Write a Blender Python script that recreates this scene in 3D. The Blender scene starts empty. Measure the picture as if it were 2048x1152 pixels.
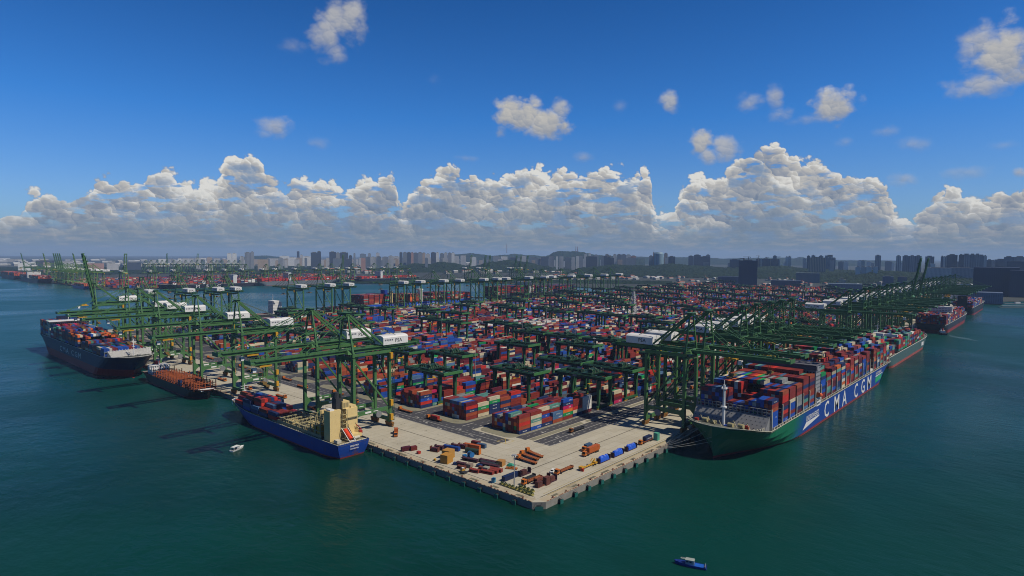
import bpy, math, random
from mathutils import Vector, Matrix
import numpy as np

# ------------------------------------------------------------------ camera
# World frame: origin at the quay corner, +X along the right quay, +Y along the left quay, metres, water at z=0
sc = bpy.context.scene
CAM = Vector((-236.0, -192.3, 130.0))
YAW = math.radians(41.9); ROLL = math.radians(0.3); FPX = 1234.0
PITCH = math.atan(66/FPX)
_F = Vector((math.cos(YAW), math.sin(YAW), 0)); _R = Vector((math.sin(YAW), -math.cos(YAW), 0)); _U = Vector((0,0,1))
FW = _F*math.cos(PITCH)-_U*math.sin(PITCH); UP0 = _F*math.sin(PITCH)+_U*math.cos(PITCH)
RT = _R*math.cos(ROLL)+UP0*math.sin(ROLL); UPV = UP0*math.cos(ROLL)-_R*math.sin(ROLL)
cd = bpy.data.cameras.new('camera'); cam = bpy.data.objects.new('camera', cd)
sc.collection.objects.link(cam); sc.camera = cam
cam.matrix_world = Matrix((( RT.x, UPV.x, -FW.x, CAM.x),(RT.y, UPV.y, -FW.y, CAM.y),(RT.z, UPV.z, -FW.z, CAM.z),(0,0,0,1)))
cd.sensor_width = 36; cd.lens = FPX/2048*36; cd.clip_start = 1; cd.clip_end = 60000

def at(px, py, z=4.5):
    """photo pixel -> point on the horizontal plane z"""
    d = FW*FPX+RT*(px-1024)-UPV*(py-576)
    t = (z-CAM.z)/d.z
    return CAM+d*t
def azel(px, py):
    d = (FW*FPX+RT*(px-1024)-UPV*(py-576)).normalized()
    return math.degrees(math.atan2(d.dot(_R), d.dot(_F))), math.degrees(math.asin(d.z))

# ------------------------------------------------------------------ sun and sky
SUNV = Vector((0.30, -0.754, 1.0)).normalized()
SUN_EL = math.asin(SUNV.z); SUN_AZ = math.atan2(SUNV.x, SUNV.y)
sd = bpy.data.lights.new('sun', 'SUN'); sd.energy = 5.0; sd.angle = math.radians(0.53); sd.color = (1.0, 0.91, 0.76)
sun = bpy.data.objects.new('sun', sd); sc.collection.objects.link(sun)
sun.rotation_euler = SUNV.to_track_quat('Z', 'Y').to_euler(); sun.location = (0, -300, 400)
sc.view_settings.view_transform = 'Standard'; sc.view_settings.look = 'None'
sc.view_settings.exposure = 0.0; sc.view_settings.gamma = 1.0; sc.view_settings.use_curve_mapping = False
sc.cycles.filter_width = 1.0; sc.cycles.volume_bounces = 0; sc.cycles.max_bounces = 6; sc.cycles.transparent_max_bounces = 8
sc.cycles.diffuse_bounces = 2; sc.cycles.glossy_bounces = 3

world = bpy.data.worlds.new("World"); sc.world = world; world.use_nodes = True
class E:
    """tiny expression wrapper that builds math nodes"""
    tree = None
    def __init__(s, v): s.v = v
    @staticmethod
    def m(op, *a, clamp=False):
        n = E.tree.nodes.new('ShaderNodeMath'); n.operation = op; n.use_clamp = clamp
        for i, x in enumerate(a):
            x = x.v if isinstance(x, E) else x
            if isinstance(x, (int, float)): n.inputs[i].default_value = x
            else: E.tree.links.new(x, n.inputs[i])
        return E(n.outputs[0])
    def __add__(a, b): return E.m('ADD', a, b)
    __radd__ = __add__
    def __sub__(a, b): return E.m('SUBTRACT', a, b)
    def __rsub__(a, b): return E.m('SUBTRACT', b, a)
    def __mul__(a, b): return E.m('MULTIPLY', a, b)
    __rmul__ = __mul__
    def __truediv__(a, b): return E.m('DIVIDE', a, b)
def smooth(x, a, b):
    n = E.tree.nodes.new('ShaderNodeMapRange'); n.interpolation_type = 'SMOOTHSTEP'
    E.tree.links.new(x.v, n.inputs['Value'])
    for k, q in (('From Min', a), ('From Max', b)):
        if isinstance(q, E): E.tree.links.new(q.v, n.inputs[k])
        else: n.inputs[k].default_value = q
    return E(n.outputs[0])
def vec(x, y, z):
    n = E.tree.nodes.new('ShaderNodeCombineXYZ')
    for i, q in enumerate((x, y, z)):
        if isinstance(q, E): E.tree.links.new(q.v, n.inputs[i])
        else: n.inputs[i].default_value = q
    return n.outputs[0]
def noise(v, scale, detail=6, rough=.55, dist=0.0):
    n = E.tree.nodes.new('ShaderNodeTexNoise'); n.inputs['Scale'].default_value = scale
    n.inputs['Detail'].default_value = detail; n.inputs['Roughness'].default_value = rough; n.inputs['Distortion'].default_value = dist
    if v is not None: E.tree.links.new(v, n.inputs['Vector'])
    return E(n.outputs['Fac'])
def puff(v, scale, detail=2):
    n = E.tree.nodes.new('ShaderNodeTexVoronoi'); n.feature = 'F1'; n.inputs['Scale'].default_value = scale
    n.inputs['Detail'].default_value = detail; n.inputs['Roughness'].default_value = .5; n.normalize = True
    E.tree.links.new(v, n.inputs['Vector'])
    return 1-E(n.outputs['Distance'])
def mixc(f, a, b):
    n = E.tree.nodes.new('ShaderNodeMix'); n.data_type = 'RGBA'
    if isinstance(f, E): E.tree.links.new(f.v, n.inputs[0])
    else: n.inputs[0].default_value = f
    for s, q in ((n.inputs[6], a), (n.inputs[7], b)):
        if isinstance(q, (tuple, list)): s.default_value = (*q, 1)
        else: E.tree.links.new(q, s)
    return n.outputs[2]
def srgb(r, g, b):
    f = lambda c: (c/255/12.92 if c/255 <= .04045 else ((c/255+.055)/1.055)**2.4)
    return (f(r), f(g), f(b))

def build_sky():
    nt = world.node_tree; nt.nodes.clear(); E.tree = nt
    out = nt.nodes.new('ShaderNodeOutputWorld'); bg = nt.nodes.new('ShaderNodeBackground'); nt.links.new(bg.outputs[0], out.inputs[0])
    tc = nt.nodes.new('ShaderNodeTexCoord')
    def dot(v):
        n = nt.nodes.new('ShaderNodeVectorMath'); n.operation = 'DOT_PRODUCT'
        nt.links.new(tc.outputs['Generated'], n.inputs[0]); n.inputs[1].default_value = v
        return E(n.outputs['Value'])
    az = E.m('ARCTAN2', dot(_R), dot(_F))*57.29578
    el = E.m('ARCSINE', dot(_U))*57.29578
    sky = nt.nodes.new('ShaderNodeTexSky'); sky.sky_type = 'NISHITA'; sky.sun_disc = False
    sky.sun_elevation = SUN_EL; sky.sun_rotation = SUN_AZ
    sky.altitude = 130; sky.air_density = 1.0; sky.dust_density = .6; sky.ozone_density = 2.5
    # deepen the clear blue the way the photograph is exposed and graded
    hsv = nt.nodes.new('ShaderNodeHueSaturation'); nt.links.new(sky.outputs[0], hsv.inputs['Color'])
    hsv.inputs['Saturation'].default_value = SKY_SAT
    tint = nt.nodes.new('ShaderNodeMix'); tint.data_type = 'RGBA'; tint.blend_type = 'MULTIPLY'; tint.inputs[0].default_value = 1
    nt.links.new(hsv.outputs[0], tint.inputs[6])
    ramp = nt.nodes.new('ShaderNodeValToRGB'); cr = ramp.color_ramp
    nt.links.new((el/40).v, ramp.inputs[0])
    for i, (p, c) in enumerate(SKY_RAMP):
        e = cr.elements[i] if i < 2 else cr.elements.new(p)
        e.position = p; e.color = (*c, 1)
    dbl = nt.nodes.new('ShaderNodeVectorMath'); dbl.operation = 'SCALE'; dbl.inputs['Scale'].default_value = 2
    nt.links.new(ramp.outputs[0], dbl.inputs[0]); nt.links.new(dbl.outputs[0], tint.inputs[7])
    skyc = tint.outputs[2]
    K = 10.0     # clouds are expressed in 'sky radiance x strength' units, so divide by strength
    # texture fields
    P = vec(az*.1, el*.13, 3.7)
    big = noise(P, 2.6, 2, .5)
    n1 = noise(P, 6.0, 6, .56)
    wx = (n1-.5)*.13; n2 = noise(vec(az*.1, el*.13, 8.2), 7.0, 4, .5); wy = (n2-.5)*.13
    def domes(scale, ox):
        # rounded billows: every cell is a dome lit from the upper right
        x = az*.1+wx+ox; y = el*.125+wy+ox*.7
        n = nt.nodes.new('ShaderNodeTexVoronoi'); n.voronoi_dimensions = '2D'; n.feature = 'F1'; n.inputs['Scale'].default_value = scale
        nt.links.new(vec(x, y, 0), n.inputs['Vector'])
        sp = nt.nodes.new('ShaderNodeSeparateXYZ'); nt.links.new(n.outputs['Position'], sp.inputs[0])
        qx = (x-E(sp.outputs[0]))*scale; qy = (y-E(sp.outputs[1]))*scale
        d = E(n.outputs['Distance'])
        return 1-d*d*1.6, qx*.50+qy*.85
    dA, lA = domes(4.6, 0.0); dB, lB = domes(10.5, .37); dC, lC = domes(24.0, .81)
    pf = dA*.5+dB*.32+dC*.18
    lit = lA*.40+lB*.28+lC*.12+(n1-.5)*.25
    dome_edge = (dA-.62)*1.15+(dB-.62)*.75+(dC-.62)*.38
    # bank of cumulus: top height against azimuth
    pts = [(-40,445),(0,430),(40,398),(85,366),(120,385),(150,385),(180,362),(215,343),(245,352),(270,352),(292,326),(330,320),(362,340),(385,352),(430,347),(452,300),(470,284),(500,286),(520,305),(524,345),(560,352),(600,343),(630,352),(646,352),(665,347),(700,352),(740,337),(775,342),(793,355),(806,400),(818,372),(840,345),(870,335),(890,318),(915,325),(940,335),(1000,332),(1060,318),(1100,330),(1130,332),(1165,330),(1200,328),(1250,325),(1296,332),(1306,400),(1330,412),(1352,395),(1378,345),(1410,340),(1440,345),(1455,330),(1475,300),(1500,290),(1540,277),(1570,282),(1595,300),(1640,316),(1680,318),(1700,335),(1730,330),(1765,350),(1785,395),(1800,420),(1835,405),(1860,395),(1880,372),(1920,362),(1960,363),(2000,372),(2048,370),(2100,360)]
    pts = sorted((azel(x, y) for x, y in pts), key=lambda t: t[0])
    fc = nt.nodes.new('ShaderNodeFloatCurve'); cv = fc.mapping.curves[0]
    a0, a1 = pts[0][0], pts[-1][0]
    last = None
    kp = []
    for a, e_ in pts:
        if last is None or a-last > .45: kp.append((a, e_)); last = a
    while len(cv.points) < len(kp): cv.points.new(.5, .5)
    for q, (a, e_) in zip(cv.points, kp): q.location = ((a-a0)/(a1-a0), e_/12)
    fc.mapping.update()
    nt.links.new(E.m('ADD', (az-a0)/(a1-a0), 0, clamp=True).v, fc.inputs['Value'])
    T = E(fc.outputs[0])*12-.45
    edge = (T-el)-.1+(n1-.52)*1.6+dome_edge*.85
    a_bank = smooth(edge, 0.0, .34)
    # holes of blue between the layers of the bank
    hole = smooth(noise(vec(az*.1, el*.3, 9.1), 4.2, 4, .55), .55, .66)*smooth(el, 1.5, 3.0)*smooth(T-el, .3, 1.2)
    a_bank = a_bank*(1-hole*.85)
    # separate clouds (photo x, y, half width, half height, opacity, softness)
    iso = [(690,40,50,48,.8,.5),(655,70,38,38,.75,.5),(672,105,26,26,.6,.6),(588,95,30,18,.35,.8),
           (1040,230,58,40,1.,.35),(1095,245,52,32,1.,.35),(1120,222,24,28,.8,.5),(1080,262,45,20,.9,.5),
           (552,255,34,22,.7,.6),(530,268,26,10,.4,.8),(635,287,22,16,.4,.8),(1340,203,24,20,.8,.5),
           (1500,208,32,20,.6,.7),(1552,195,20,28,.65,.6),(1560,228,34,14,.6,.7),(1665,212,48,32,.95,.4),(1640,238,62,12,.5,.8),
           (2010,110,70,55,.95,.45),(1960,90,40,36,.8,.6),(1975,165,66,26,.8,.6),(1402,285,26,28,.95,.4),(1415,310,22,24,.8,.5),
           (1240,215,16,16,.3,.9),(1770,262,26,12,.4,.8),(1830,288,36,16,.45,.8),(1170,315,28,14,.5,.7),(1450,296,36,26,.8,.5),(2038,345,16,10,.8,.6),(1930,345,46,12,.4,.8),(1805,360,28,16,.6,.7),(1690,285,22,10,.3,.9),(868,162,18,14,.16,.9),(2010,290,28,8,.25,.9),(935,318,30,9,.4,.8)]
    a_iso = None; isy = None
    nn = (n1-.5)*1.5+(n2-.5)*.8+(dB-.62)*.22
    for (x, y, rx, ry, op, so) in iso:
        ca, ce = azel(x, y); k = math.cos(math.radians(ca))
        ra = rx/21.5*k*k**.0; re = ry/21.5
        dx = (az-ca)/ra; dy = (el-ce)/re
        r = E.m('SQRT', dx*dx+dy*dy)
        q = smooth(1-r+nn, -.05, so*1.7)*op
        if a_iso is None: a_iso = q; isy = dy
        else:
            g = E.m('GREATER_THAN', q, a_iso); isy = isy+(dy-isy)*g; a_iso = E.m('MAXIMUM', a_iso, q)
    alpha = E.m('MAXIMUM', a_bank, a_iso)
    # light: billows catch the sun from upper right; each layer is bright along its crest and greyer below
    cool = srgb(108,124,147); mid = srgb(148,154,165); warm = srgb(186,184,180); white = srgb(220,219,214)
    hazec = srgb(106,127,147)
    def tone(br):
        c = mixc(smooth(br, .05, .42), cool, mid); c = mixc(smooth(br, .40, .68), c, warm); return mixc(smooth(br, .66, .92), c, white)
    soft = (n1-.5)*.25+(big-.5)*1.0
    c = tone(.88-smooth(edge, .05, 1.6)*.28+lit*.80+soft)
    ci = tone(.56+lB*.10+lC*.06+(n1-.5)*.25+isy*.20)
    c = mixc(a_bank, ci, c)
    for q, (sc_, am, sd, lo) in enumerate(((.78,2.6,2.0,.10),(.58,2.2,5.0,.22),(.42,1.8,8.0,.34),(.28,1.3,11.0,.46))):
        nk = noise(vec(az*.1, el*.03, sd), 3.4+q*1.2, 3, .55)
        ek = T*sc_+(nk-.5)*am*2.6-el+(n1-.52)*1.2+dome_edge*(.9-q*.16)
        ak = smooth(ek, 0.0, .35)*(.85 if q < 3 else .8)
        ck = tone(.80-lo*.42-smooth(ek, .05, 1.2-q*.15)*(.34-q*.04)+lit*(.80-q*.12)+soft*.8)
        ck = mixc(.16+.17*q, ck, hazec)
        c = mixc(ak, c, ck)
    gap = smooth(noise(vec(az*.1, el*.24, 14.2), 3.6, 5, .58)+(n1-.5)*.25, .50, .64)*smooth(T-el, .5, 1.8)
    c = mixc(gap*.75, c, srgb(112,141,176))
    rows = smooth(noise(vec(az*.1, el*.55, 5.0), 6.0, 5, .6), .46, .64)
    lowc = mixc(rows, srgb(112,131,148), srgb(154,155,155))
    c = mixc((1-smooth(el, .3, 3.2))*.75, c, lowc)
    c = mixc((1-smooth(el, -.2, 1.5))*.8, c, srgb(116,132,145))
    alpha = E.m('MAXIMUM', alpha, (1-smooth(el+(n1-.5)*1.5, .9, 2.6)))
    # scale cloud colour into radiance units
    g = nt.nodes.new('ShaderNodeVectorMath'); g.operation = 'SCALE'; nt.links.new(c, g.inputs[0]); g.inputs['Scale'].default_value = CLOUD_GAIN/SKY_STR
    final = mixc(alpha, skyc, g.outputs[0])
    nt.links.new(final, bg.inputs['Color']); bg.inputs['Strength'].default_value = SKY_STR
    # the cloud layers lie in one part of the sky; elsewhere the sky is clear (cheaper to evaluate)
    bg2 = nt.nodes.new('ShaderNodeBackground'); nt.links.new(skyc, bg2.inputs['Color']); bg2.inputs['Strength'].default_value = SKY_STR
    inside = E.m('GREATER_THAN', el, -1.0)*E.m('LESS_THAN', el, 26.0)*E.m('LESS_THAN', E.m('ABSOLUTE', az), 75.0)
    mx = nt.nodes.new('ShaderNodeMixShader'); nt.links.new(inside.v, mx.inputs[0]); nt.links.new(bg2.outputs[0], mx.inputs[1]); nt.links.new(bg.outputs[0], mx.inputs[2])
    nt.links.new(mx.outputs[0], out.inputs[0])
    world.cycles.sampling_method = 'MANUAL'; world.cycles.sample_map_resolution = 512
SKY_STR = 0.08; CLOUD_GAIN = 1.0; SKY_SAT = 1.0
SKY_RAMP = [(0,(.30,.42,.62)),(.125,(.26,.42,.68)),(.30,(.12,.38,.72)),(.57,(.0635,.27,.55)),(.72,(.045,.18,.40)),(1,(.030,.11,.26))]
build_sky()
# ------------------------------------------------------------------ helpers
rnd = random.Random(7)
_o1 = ['','first','second','third','fourth','fifth','sixth','seventh','eighth','ninth','tenth','eleventh','twelfth','thirteenth','fourteenth','fifteenth','sixteenth','seventeenth','eighteenth','nineteenth']
_o10 = ['','','twenty','thirty','forty','fifty','sixty','seventy','eighty','ninety']
def nth(i):
    """1 -> first, 21 -> twenty first"""
    if i > 99: return 'hundred and '+nth(i-100) if i > 100 else 'hundredth'
    if i < 20: return _o1[i]
    return _o10[i//10]+' '+_o1[i%10] if i%10 else {20:'twentieth',30:'thirtieth',40:'fortieth',50:'fiftieth',60:'sixtieth',70:'seventieth',80:'eightieth',90:'ninetieth'}[i]
ALB = .68
COL = sc.collection
MATS = {}
def mat(name, color, rough=.6, metal=0.0, var=.15, scale=.4, bump=0.0, bscale=3.0, rust=0.0, spec=.3, streak=0.0):
    """painted / weathered surface: base colour broken up by two scales of noise, optional rust blotches"""
    if name in MATS: return MATS[name]
    m = bpy.data.materials.new(name); m.use_nodes = True; nt = m.node_tree; E.tree = nt
    b = nt.nodes['Principled BSDF']; b.inputs['Roughness'].default_value = rough; b.inputs['Metallic'].default_value = metal
    b.inputs['Specular IOR Level'].default_value = spec
    tc = nt.nodes.new('ShaderNodeTexCoord'); v = tc.outputs['Object']
    n = noise(v, scale, 4, .6)
    color = tuple(x*ALB for x in color)
    c = mixc(n, tuple(x*(1-var*1.6) for x in color), tuple(min(1, x*(1+var*1.4)) for x in color))
    if rust > 0:
        r = smooth(noise(v, scale*2.3, 5, .65), .62-rust*.2, .74)
        c = mixc(r*.75, c, (.11, .045, .022))
    if streak > 0:      # runs of rust and salt down the plating, faint plate seams
        mp = nt.nodes.new('ShaderNodeMapping'); nt.links.new(v, mp.inputs[0]); mp.inputs['Scale'].default_value = (.55,.55,.035)
        s1 = smooth(noise(mp.outputs[0], 1.0, 5, .7), .54, .72); s2 = smooth(noise(mp.outputs[0], 2.3, 4, .65), .60, .74)
        c = mixc(s1*streak, c, tuple(x*.45 for x in color)); c = mixc(s2*streak*.7, c, (.13,.06,.03))
        sp_ = nt.nodes.new('ShaderNodeSeparateXYZ'); nt.links.new(v, sp_.inputs[0])
        seam = E.m('LESS_THAN', E.m('FRACT', E(sp_.outputs[0])/9.0), .03)
        c = mixc(E.m('MAXIMUM', seam, E.m('LESS_THAN', E.m('FRACT', E(sp_.outputs[2])/3.1), .04))*.18, c, tuple(x*.3 for x in color))
    nt.links.new(c, b.inputs['Base Color'])
    if bump > 0:
        bn = nt.nodes.new('ShaderNodeBump'); bn.inputs['Strength'].default_value = bump
        nt.links.new(noise(v, bscale, 4, .6).v, bn.inputs['Height']); nt.links.new(bn.outputs[0], b.inputs['Normal'])
    MATS[name] = m; return m

BOXF = ((0,3,2,1),(4,5,6,7),(0,1,5,4),(1,2,6,5),(2,3,7,6),(3,0,4,7))
class MB:
    def __init__(s): s.v = []; s.f = []; s.m = []
    def add(s, vs, fs, m=0):
        o = len(s.v); s.v += [tuple(x) for x in vs]; s.f += [tuple(o+i for i in f) for f in fs]; s.m += [m]*len(fs); return s
    def box(s, x0, x1, y0, y1, z0, z1, m=0):
        return s.add([(x0,y0,z0),(x1,y0,z0),(x1,y1,z0),(x0,y1,z0),(x0,y0,z1),(x1,y0,z1),(x1,y1,z1),(x0,y1,z1)], BOXF, m)
    def bar(s, p, q, w, h=None, m=0, w2=None):
        p = Vector(p); q = Vector(q); h = h or w; d = (q-p).normalized()
        a = d.cross(Vector((0,0,1)));  a = Vector((1,0,0)) if a.length < 1e-4 else a.normalized()
        if abs(d.z) > .999: a = Vector((0,1,0))
        b = a.cross(d).normalized(); k = (w2/w) if w2 else 1
        vs = []
        for c, t in ((p, 1), (q, k)):
            vs += [c-a*w/2*t-b*h/2*t, c+a*w/2*t-b*h/2*t, c+a*w/2*t+b*h/2*t, c-a*w/2*t+b*h/2*t]
        return s.add(vs, BOXF, m)
    def cyl(s, p, q, r, n=8, m=0, r2=None):
        p = Vector(p); q = Vector(q); d = (q-p).normalized(); r2 = r if r2 is None else r2
        a = d.orthogonal().normalized(); b = d.cross(a)
        vs = [p+(a*math.cos(2*math.pi*i/n)+b*math.sin(2*math.pi*i/n))*r for i in range(n)]+[q+(a*math.cos(2*math.pi*i/n)+b*math.sin(2*math.pi*i/n))*r2 for i in range(n)]
        fs = [(i, (i+1)%n, n+(i+1)%n, n+i) for i in range(n)]+[tuple(range(n-1,-1,-1)), tuple(range(n, 2*n))]
        return s.add(vs, fs, m)
    def prism(s, pts, z0, z1, m=0):
        n = len(pts); vs = [(x,y,z0) for x,y in pts]+[(x,y,z1) for x,y in pts]
        return s.add(vs, [(i,(i+1)%n,n+(i+1)%n,n+i) for i in range(n)]+[tuple(range(n-1,-1,-1)), tuple(range(n,2*n))], m)
    def build(s, name, mats, parent=None, loc=None, rot=0.0, smooth_=False):
        me = bpy.data.meshes.new(name); me.from_pydata(s.v, [], s.f)
        if not isinstance(mats, (list, tuple)): mats = [mats]
        for mm in mats: me.materials.append(mm)
        me.polygons.foreach_set('material_index', s.m)
        if smooth_: me.polygons.foreach_set('use_smooth', [True]*len(s.f))
        me.update()
        o = bpy.data.objects.new(name, me); COL.objects.link(o)
        if parent: o.parent = parent
        if loc is not None: o.location = loc
        o.rotation_euler = (0,0,rot)
        return o
def tag(o, label=None, cat=None, group=None, kind=None):
    if label: o['label'] = label
    if cat: o['category'] = cat
    if group: o['group'] = group
    if kind: o['kind'] = kind
    return o
def struct(o): o['kind'] = 'structure'; return o
def empty(name, loc, rz=0.0):
    o = bpy.data.objects.new(name, None); COL.objects.link(o); o.location = loc; o.rotation_euler = (0,0,rz); o.empty_display_size = 1; return o
def copy_tree(o, parent=None):
    c = o.copy(); COL.objects.link(c)
    if parent is not None: c.parent = parent
    if o.name not in KIDS: KIDS[o.name] = list(o.children)
    KIDS[c.name] = [copy_tree(ch, c) for ch in KIDS[o.name]]
    return c
KIDS = {}
_tc = {}
def text_verts(s, size, depth=.0):
    """outline lettering as mesh data, local XY plane, baseline at y=0, left at x=0"""
    k = (s, size)
    if k not in _tc:
        cu = bpy.data.curves.new('t', 'FONT'); cu.body = s; cu.size = size; cu.resolution_u = 2; cu.offset = size*.012
        ob = bpy.data.objects.new('t', cu); COL.objects.link(ob)
        dg = bpy.context.evaluated_depsgraph_get(); me = bpy.data.meshes.new_from_object(ob.evaluated_get(dg))
        vs = [tuple(v.co) for v in me.vertices]; fs = [tuple(p.vertices) for p in me.polygons]
        bpy.data.objects.remove(ob); bpy.data.curves.remove(cu); bpy.data.meshes.remove(me)
        _tc[k] = (vs, fs)
    return _tc[k]
def add_text(mb, s, size, org, ux, uy, m=0, wide=1.0, off=.04):
    vs, fs = text_verts(s, size); org = Vector(org); ux = Vector(ux); uy = Vector(uy); n = ux.cross(uy)
    mb.add([org+ux*v[0]*wide+uy*v[1]+n*off for v in vs], fs, m)
    return (max(v[0] for v in vs) if vs else 0)*wide

WHITE = mat('white_paint', (.80,.80,.78), .5, var=.06, rust=.05)
GREEN = mat('crane_green', (.072,.185,.062), .45, var=.22, scale=.15, rust=.10)
GREEN2 = mat('crane_green_dull', (.018,.085,.035), .5, var=.22, scale=.15, rust=.12)
LIME = mat('crane_yellow_green', (.12,.24,.05), .5, var=.2, rust=.1)
YEL = mat('machine_yellow', (.62,.33,.02), .5, var=.15, rust=.15)
ORG = mat('machine_orange', (.60,.17,.02), .5, var=.15, rust=.15)
RUSTM = mat('rusty_steel', (.16,.045,.025), .75, var=.3, rust=.3)
DARK = mat('dark_steel', (.035,.038,.042), .6, var=.25)
GREY = mat('grey_steel', (.22,.23,.23), .6, var=.15, rust=.1)
CABLE = mat('steel_cable', (.10,.14,.10), .5)
GLASS = mat('dark_glass', (.02,.03,.04), .12, var=.05)
RUBBER = mat('rubber', (.02,.02,.02), .8)
CREAM = mat('cream_paint', (.80,.61,.27), .5, var=.08, rust=.08)
CREAMG = mat('cream_steel', (.42,.37,.20), .6, var=.15, rust=.2)
REDP = mat('red_paint', (.45,.035,.02), .5, var=.15)
LBLUE = mat('tarp_blue', (.012,.10,.62), .45, var=.15, scale=1.2, bump=.6, bscale=1.6)

# ------------------------------------------------------------------ ground, water, roads
def water_mat():
    m = bpy.data.materials.new('sea_water'); m.use_nodes = True; nt = m.node_tree; E.tree = nt
    b = nt.nodes['Principled BSDF']; tc = nt.nodes.new('ShaderNodeTexCoord'); v = tc.outputs['Object']
    sep = nt.nodes.new('ShaderNodeSeparateXYZ'); nt.links.new(v, sep.inputs[0]); X = E(sep.outputs[0]); Y = E(sep.outputs[1])
    big = noise(v, .0035, 4, .55); med = noise(v, .02, 4, .6)
    wind = noise(v, .0016, 5, .6, .6)
    c = mixc(smooth(big+(med-.5)*.35, .35, .65), tuple(x*.86 for x in WCOL[0]), tuple(x*1.08 for x in WCOL[1]))
    # the open channel water on the far side gets a bluer, lighter base colour than the basin by the quay corner
    far = smooth(Y+X*.35+(big-.5)*500, 150, 1100)
    c = mixc(far, c, WCOL[2])
    nt.links.new(c, b.inputs['Base Color']); nt.links.new((smooth(wind, .38, .62)*.22+.18).v, b.inputs['Roughness'])
    b.inputs['IOR'].default_value = 1.33; b.inputs['Specular IOR Level'].default_value = WSPEC
    mp = nt.nodes.new('ShaderNodeMapping'); nt.links.new(v, mp.inputs[0]); mp.inputs['Rotation'].default_value = (0,0,math.radians(25)); mp.inputs['Scale'].default_value = (1,.45,1)
    w1 = noise(mp.outputs[0], .22, 5, .62); w2 = noise(v, .035, 3, .5)
    bn = nt.nodes.new('ShaderNodeBump'); bn.inputs['Strength'].default_value = .42; bn.inputs['Distance'].default_value = 1.2
    nt.links.new((w1+w2*2.0).v, bn.inputs['Height']); nt.links.new(bn.outputs[0], b.inputs['Normal'])
    return m
WCOL = [(.0013,.0255,.0175),(.0018,.0325,.0250),(.0028,.052,.060)]; WSPEC = .16
WZ = .8      # tide level
mb = MB(); mb.add([(-30000,-30000,WZ),(30000,-30000,WZ),(30000,30000,WZ),(-30000,30000,WZ)], [(0,1,2,3)])
struct(mb.build('water', water_mat()))

def ground_mat(name, c1, c2, s, rough=.85, joints=None, stain=.3):
    m = bpy.data.materials.new(name); m.use_nodes = True; nt = m.node_tree; E.tree = nt
    b = nt.nodes['Principled BSDF']; tc = nt.nodes.new('ShaderNodeTexCoord'); v = tc.outputs['Object']
    c1 = tuple(x*ALB for x in c1); c2 = tuple(x*ALB for x in c2)
    c = mixc(noise(v, s, 6, .65), c1, c2)
    st = smooth(noise(v, s*.35, 6, .7), .50, .68)
    c = mixc(st*stain, c, tuple(x*.45 for x in c1))
    if joints:
        br = nt.nodes.new('ShaderNodeTexBrick'); nt.links.new(v, br.inputs['Vector']); br.inputs['Scale'].default_value = 1
        br.inputs['Brick Width'].default_value = joints[0]; br.inputs['Row Height'].default_value = joints[1]; br.inputs['Mortar Size'].default_value = .10; br.offset = 0
        br.inputs['Color1'].default_value = (1,1,1,1); br.inputs['Color2'].default_value = (.90,.89,.87,1); br.inputs['Mortar'].default_value = (.62,.6,.56,1)
        mx = nt.nodes.new('ShaderNodeMix'); mx.data_type = 'RGBA'; mx.blend_type = 'MULTIPLY'; mx.inputs[0].default_value = 1
        nt.links.new(c, mx.inputs[6]); nt.links.new(br.outputs[0], mx.inputs[7]); c = mx.outputs[2]
    if joints:
        for rot in (0, 90):
            mp = nt.nodes.new('ShaderNodeMapping'); nt.links.new(v, mp.inputs[0]); mp.inputs['Rotation'].default_value = (0,0,math.radians(rot)); mp.inputs['Scale'].default_value = (.018,.75,1)
            c = mixc(smooth(noise(mp.outputs[0], 1.0, 4, .6), .58, .72)*.16, c, (.13,.12,.10))
        c = mixc(smooth(noise(v, .22, 5, .7), .67, .74)*.4, c, (.11,.10,.085))
    nt.links.new(c, b.inputs['Base Color']); b.inputs['Roughness'].default_value = rough
    bn = nt.nodes.new('ShaderNodeBump'); bn.inputs['Strength'].default_value = .2; nt.links.new(noise(v, s*6, 3).v, bn.inputs['Height']); nt.links.new(bn.outputs[0], b.inputs['Normal'])
    return m
CONC = ground_mat('apron_concrete', (.47,.43,.335), (.57,.53,.42), .06, joints=(9,6), stain=.35)
CONC2 = ground_mat('quay_edge_concrete', (.42,.35,.23), (.52,.45,.32), .15, stain=.6)
ASPH = ground_mat('asphalt', (.045,.045,.052), (.065,.065,.075), .12, stain=.3)
KERBM = ground_mat('kerb_strip', (.20,.19,.12), (.30,.28,.20), .3, stain=.5)
LANDM = ground_mat('far_ground', (.016,.026,.019), (.045,.050,.038), .004, stain=.6)
WALLM = mat('quay_wall', (.26,.25,.22), .85, var=.25, scale=.3, rust=.1)
PAINT = mat('road_paint', (.62,.60,.55), .7, var=.1)
YPAINT = mat('yellow_paint', (.55,.38,.05), .7, var=.1)
ZD = 4.5; NQ = 970.0; EQ = 1832.0
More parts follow.
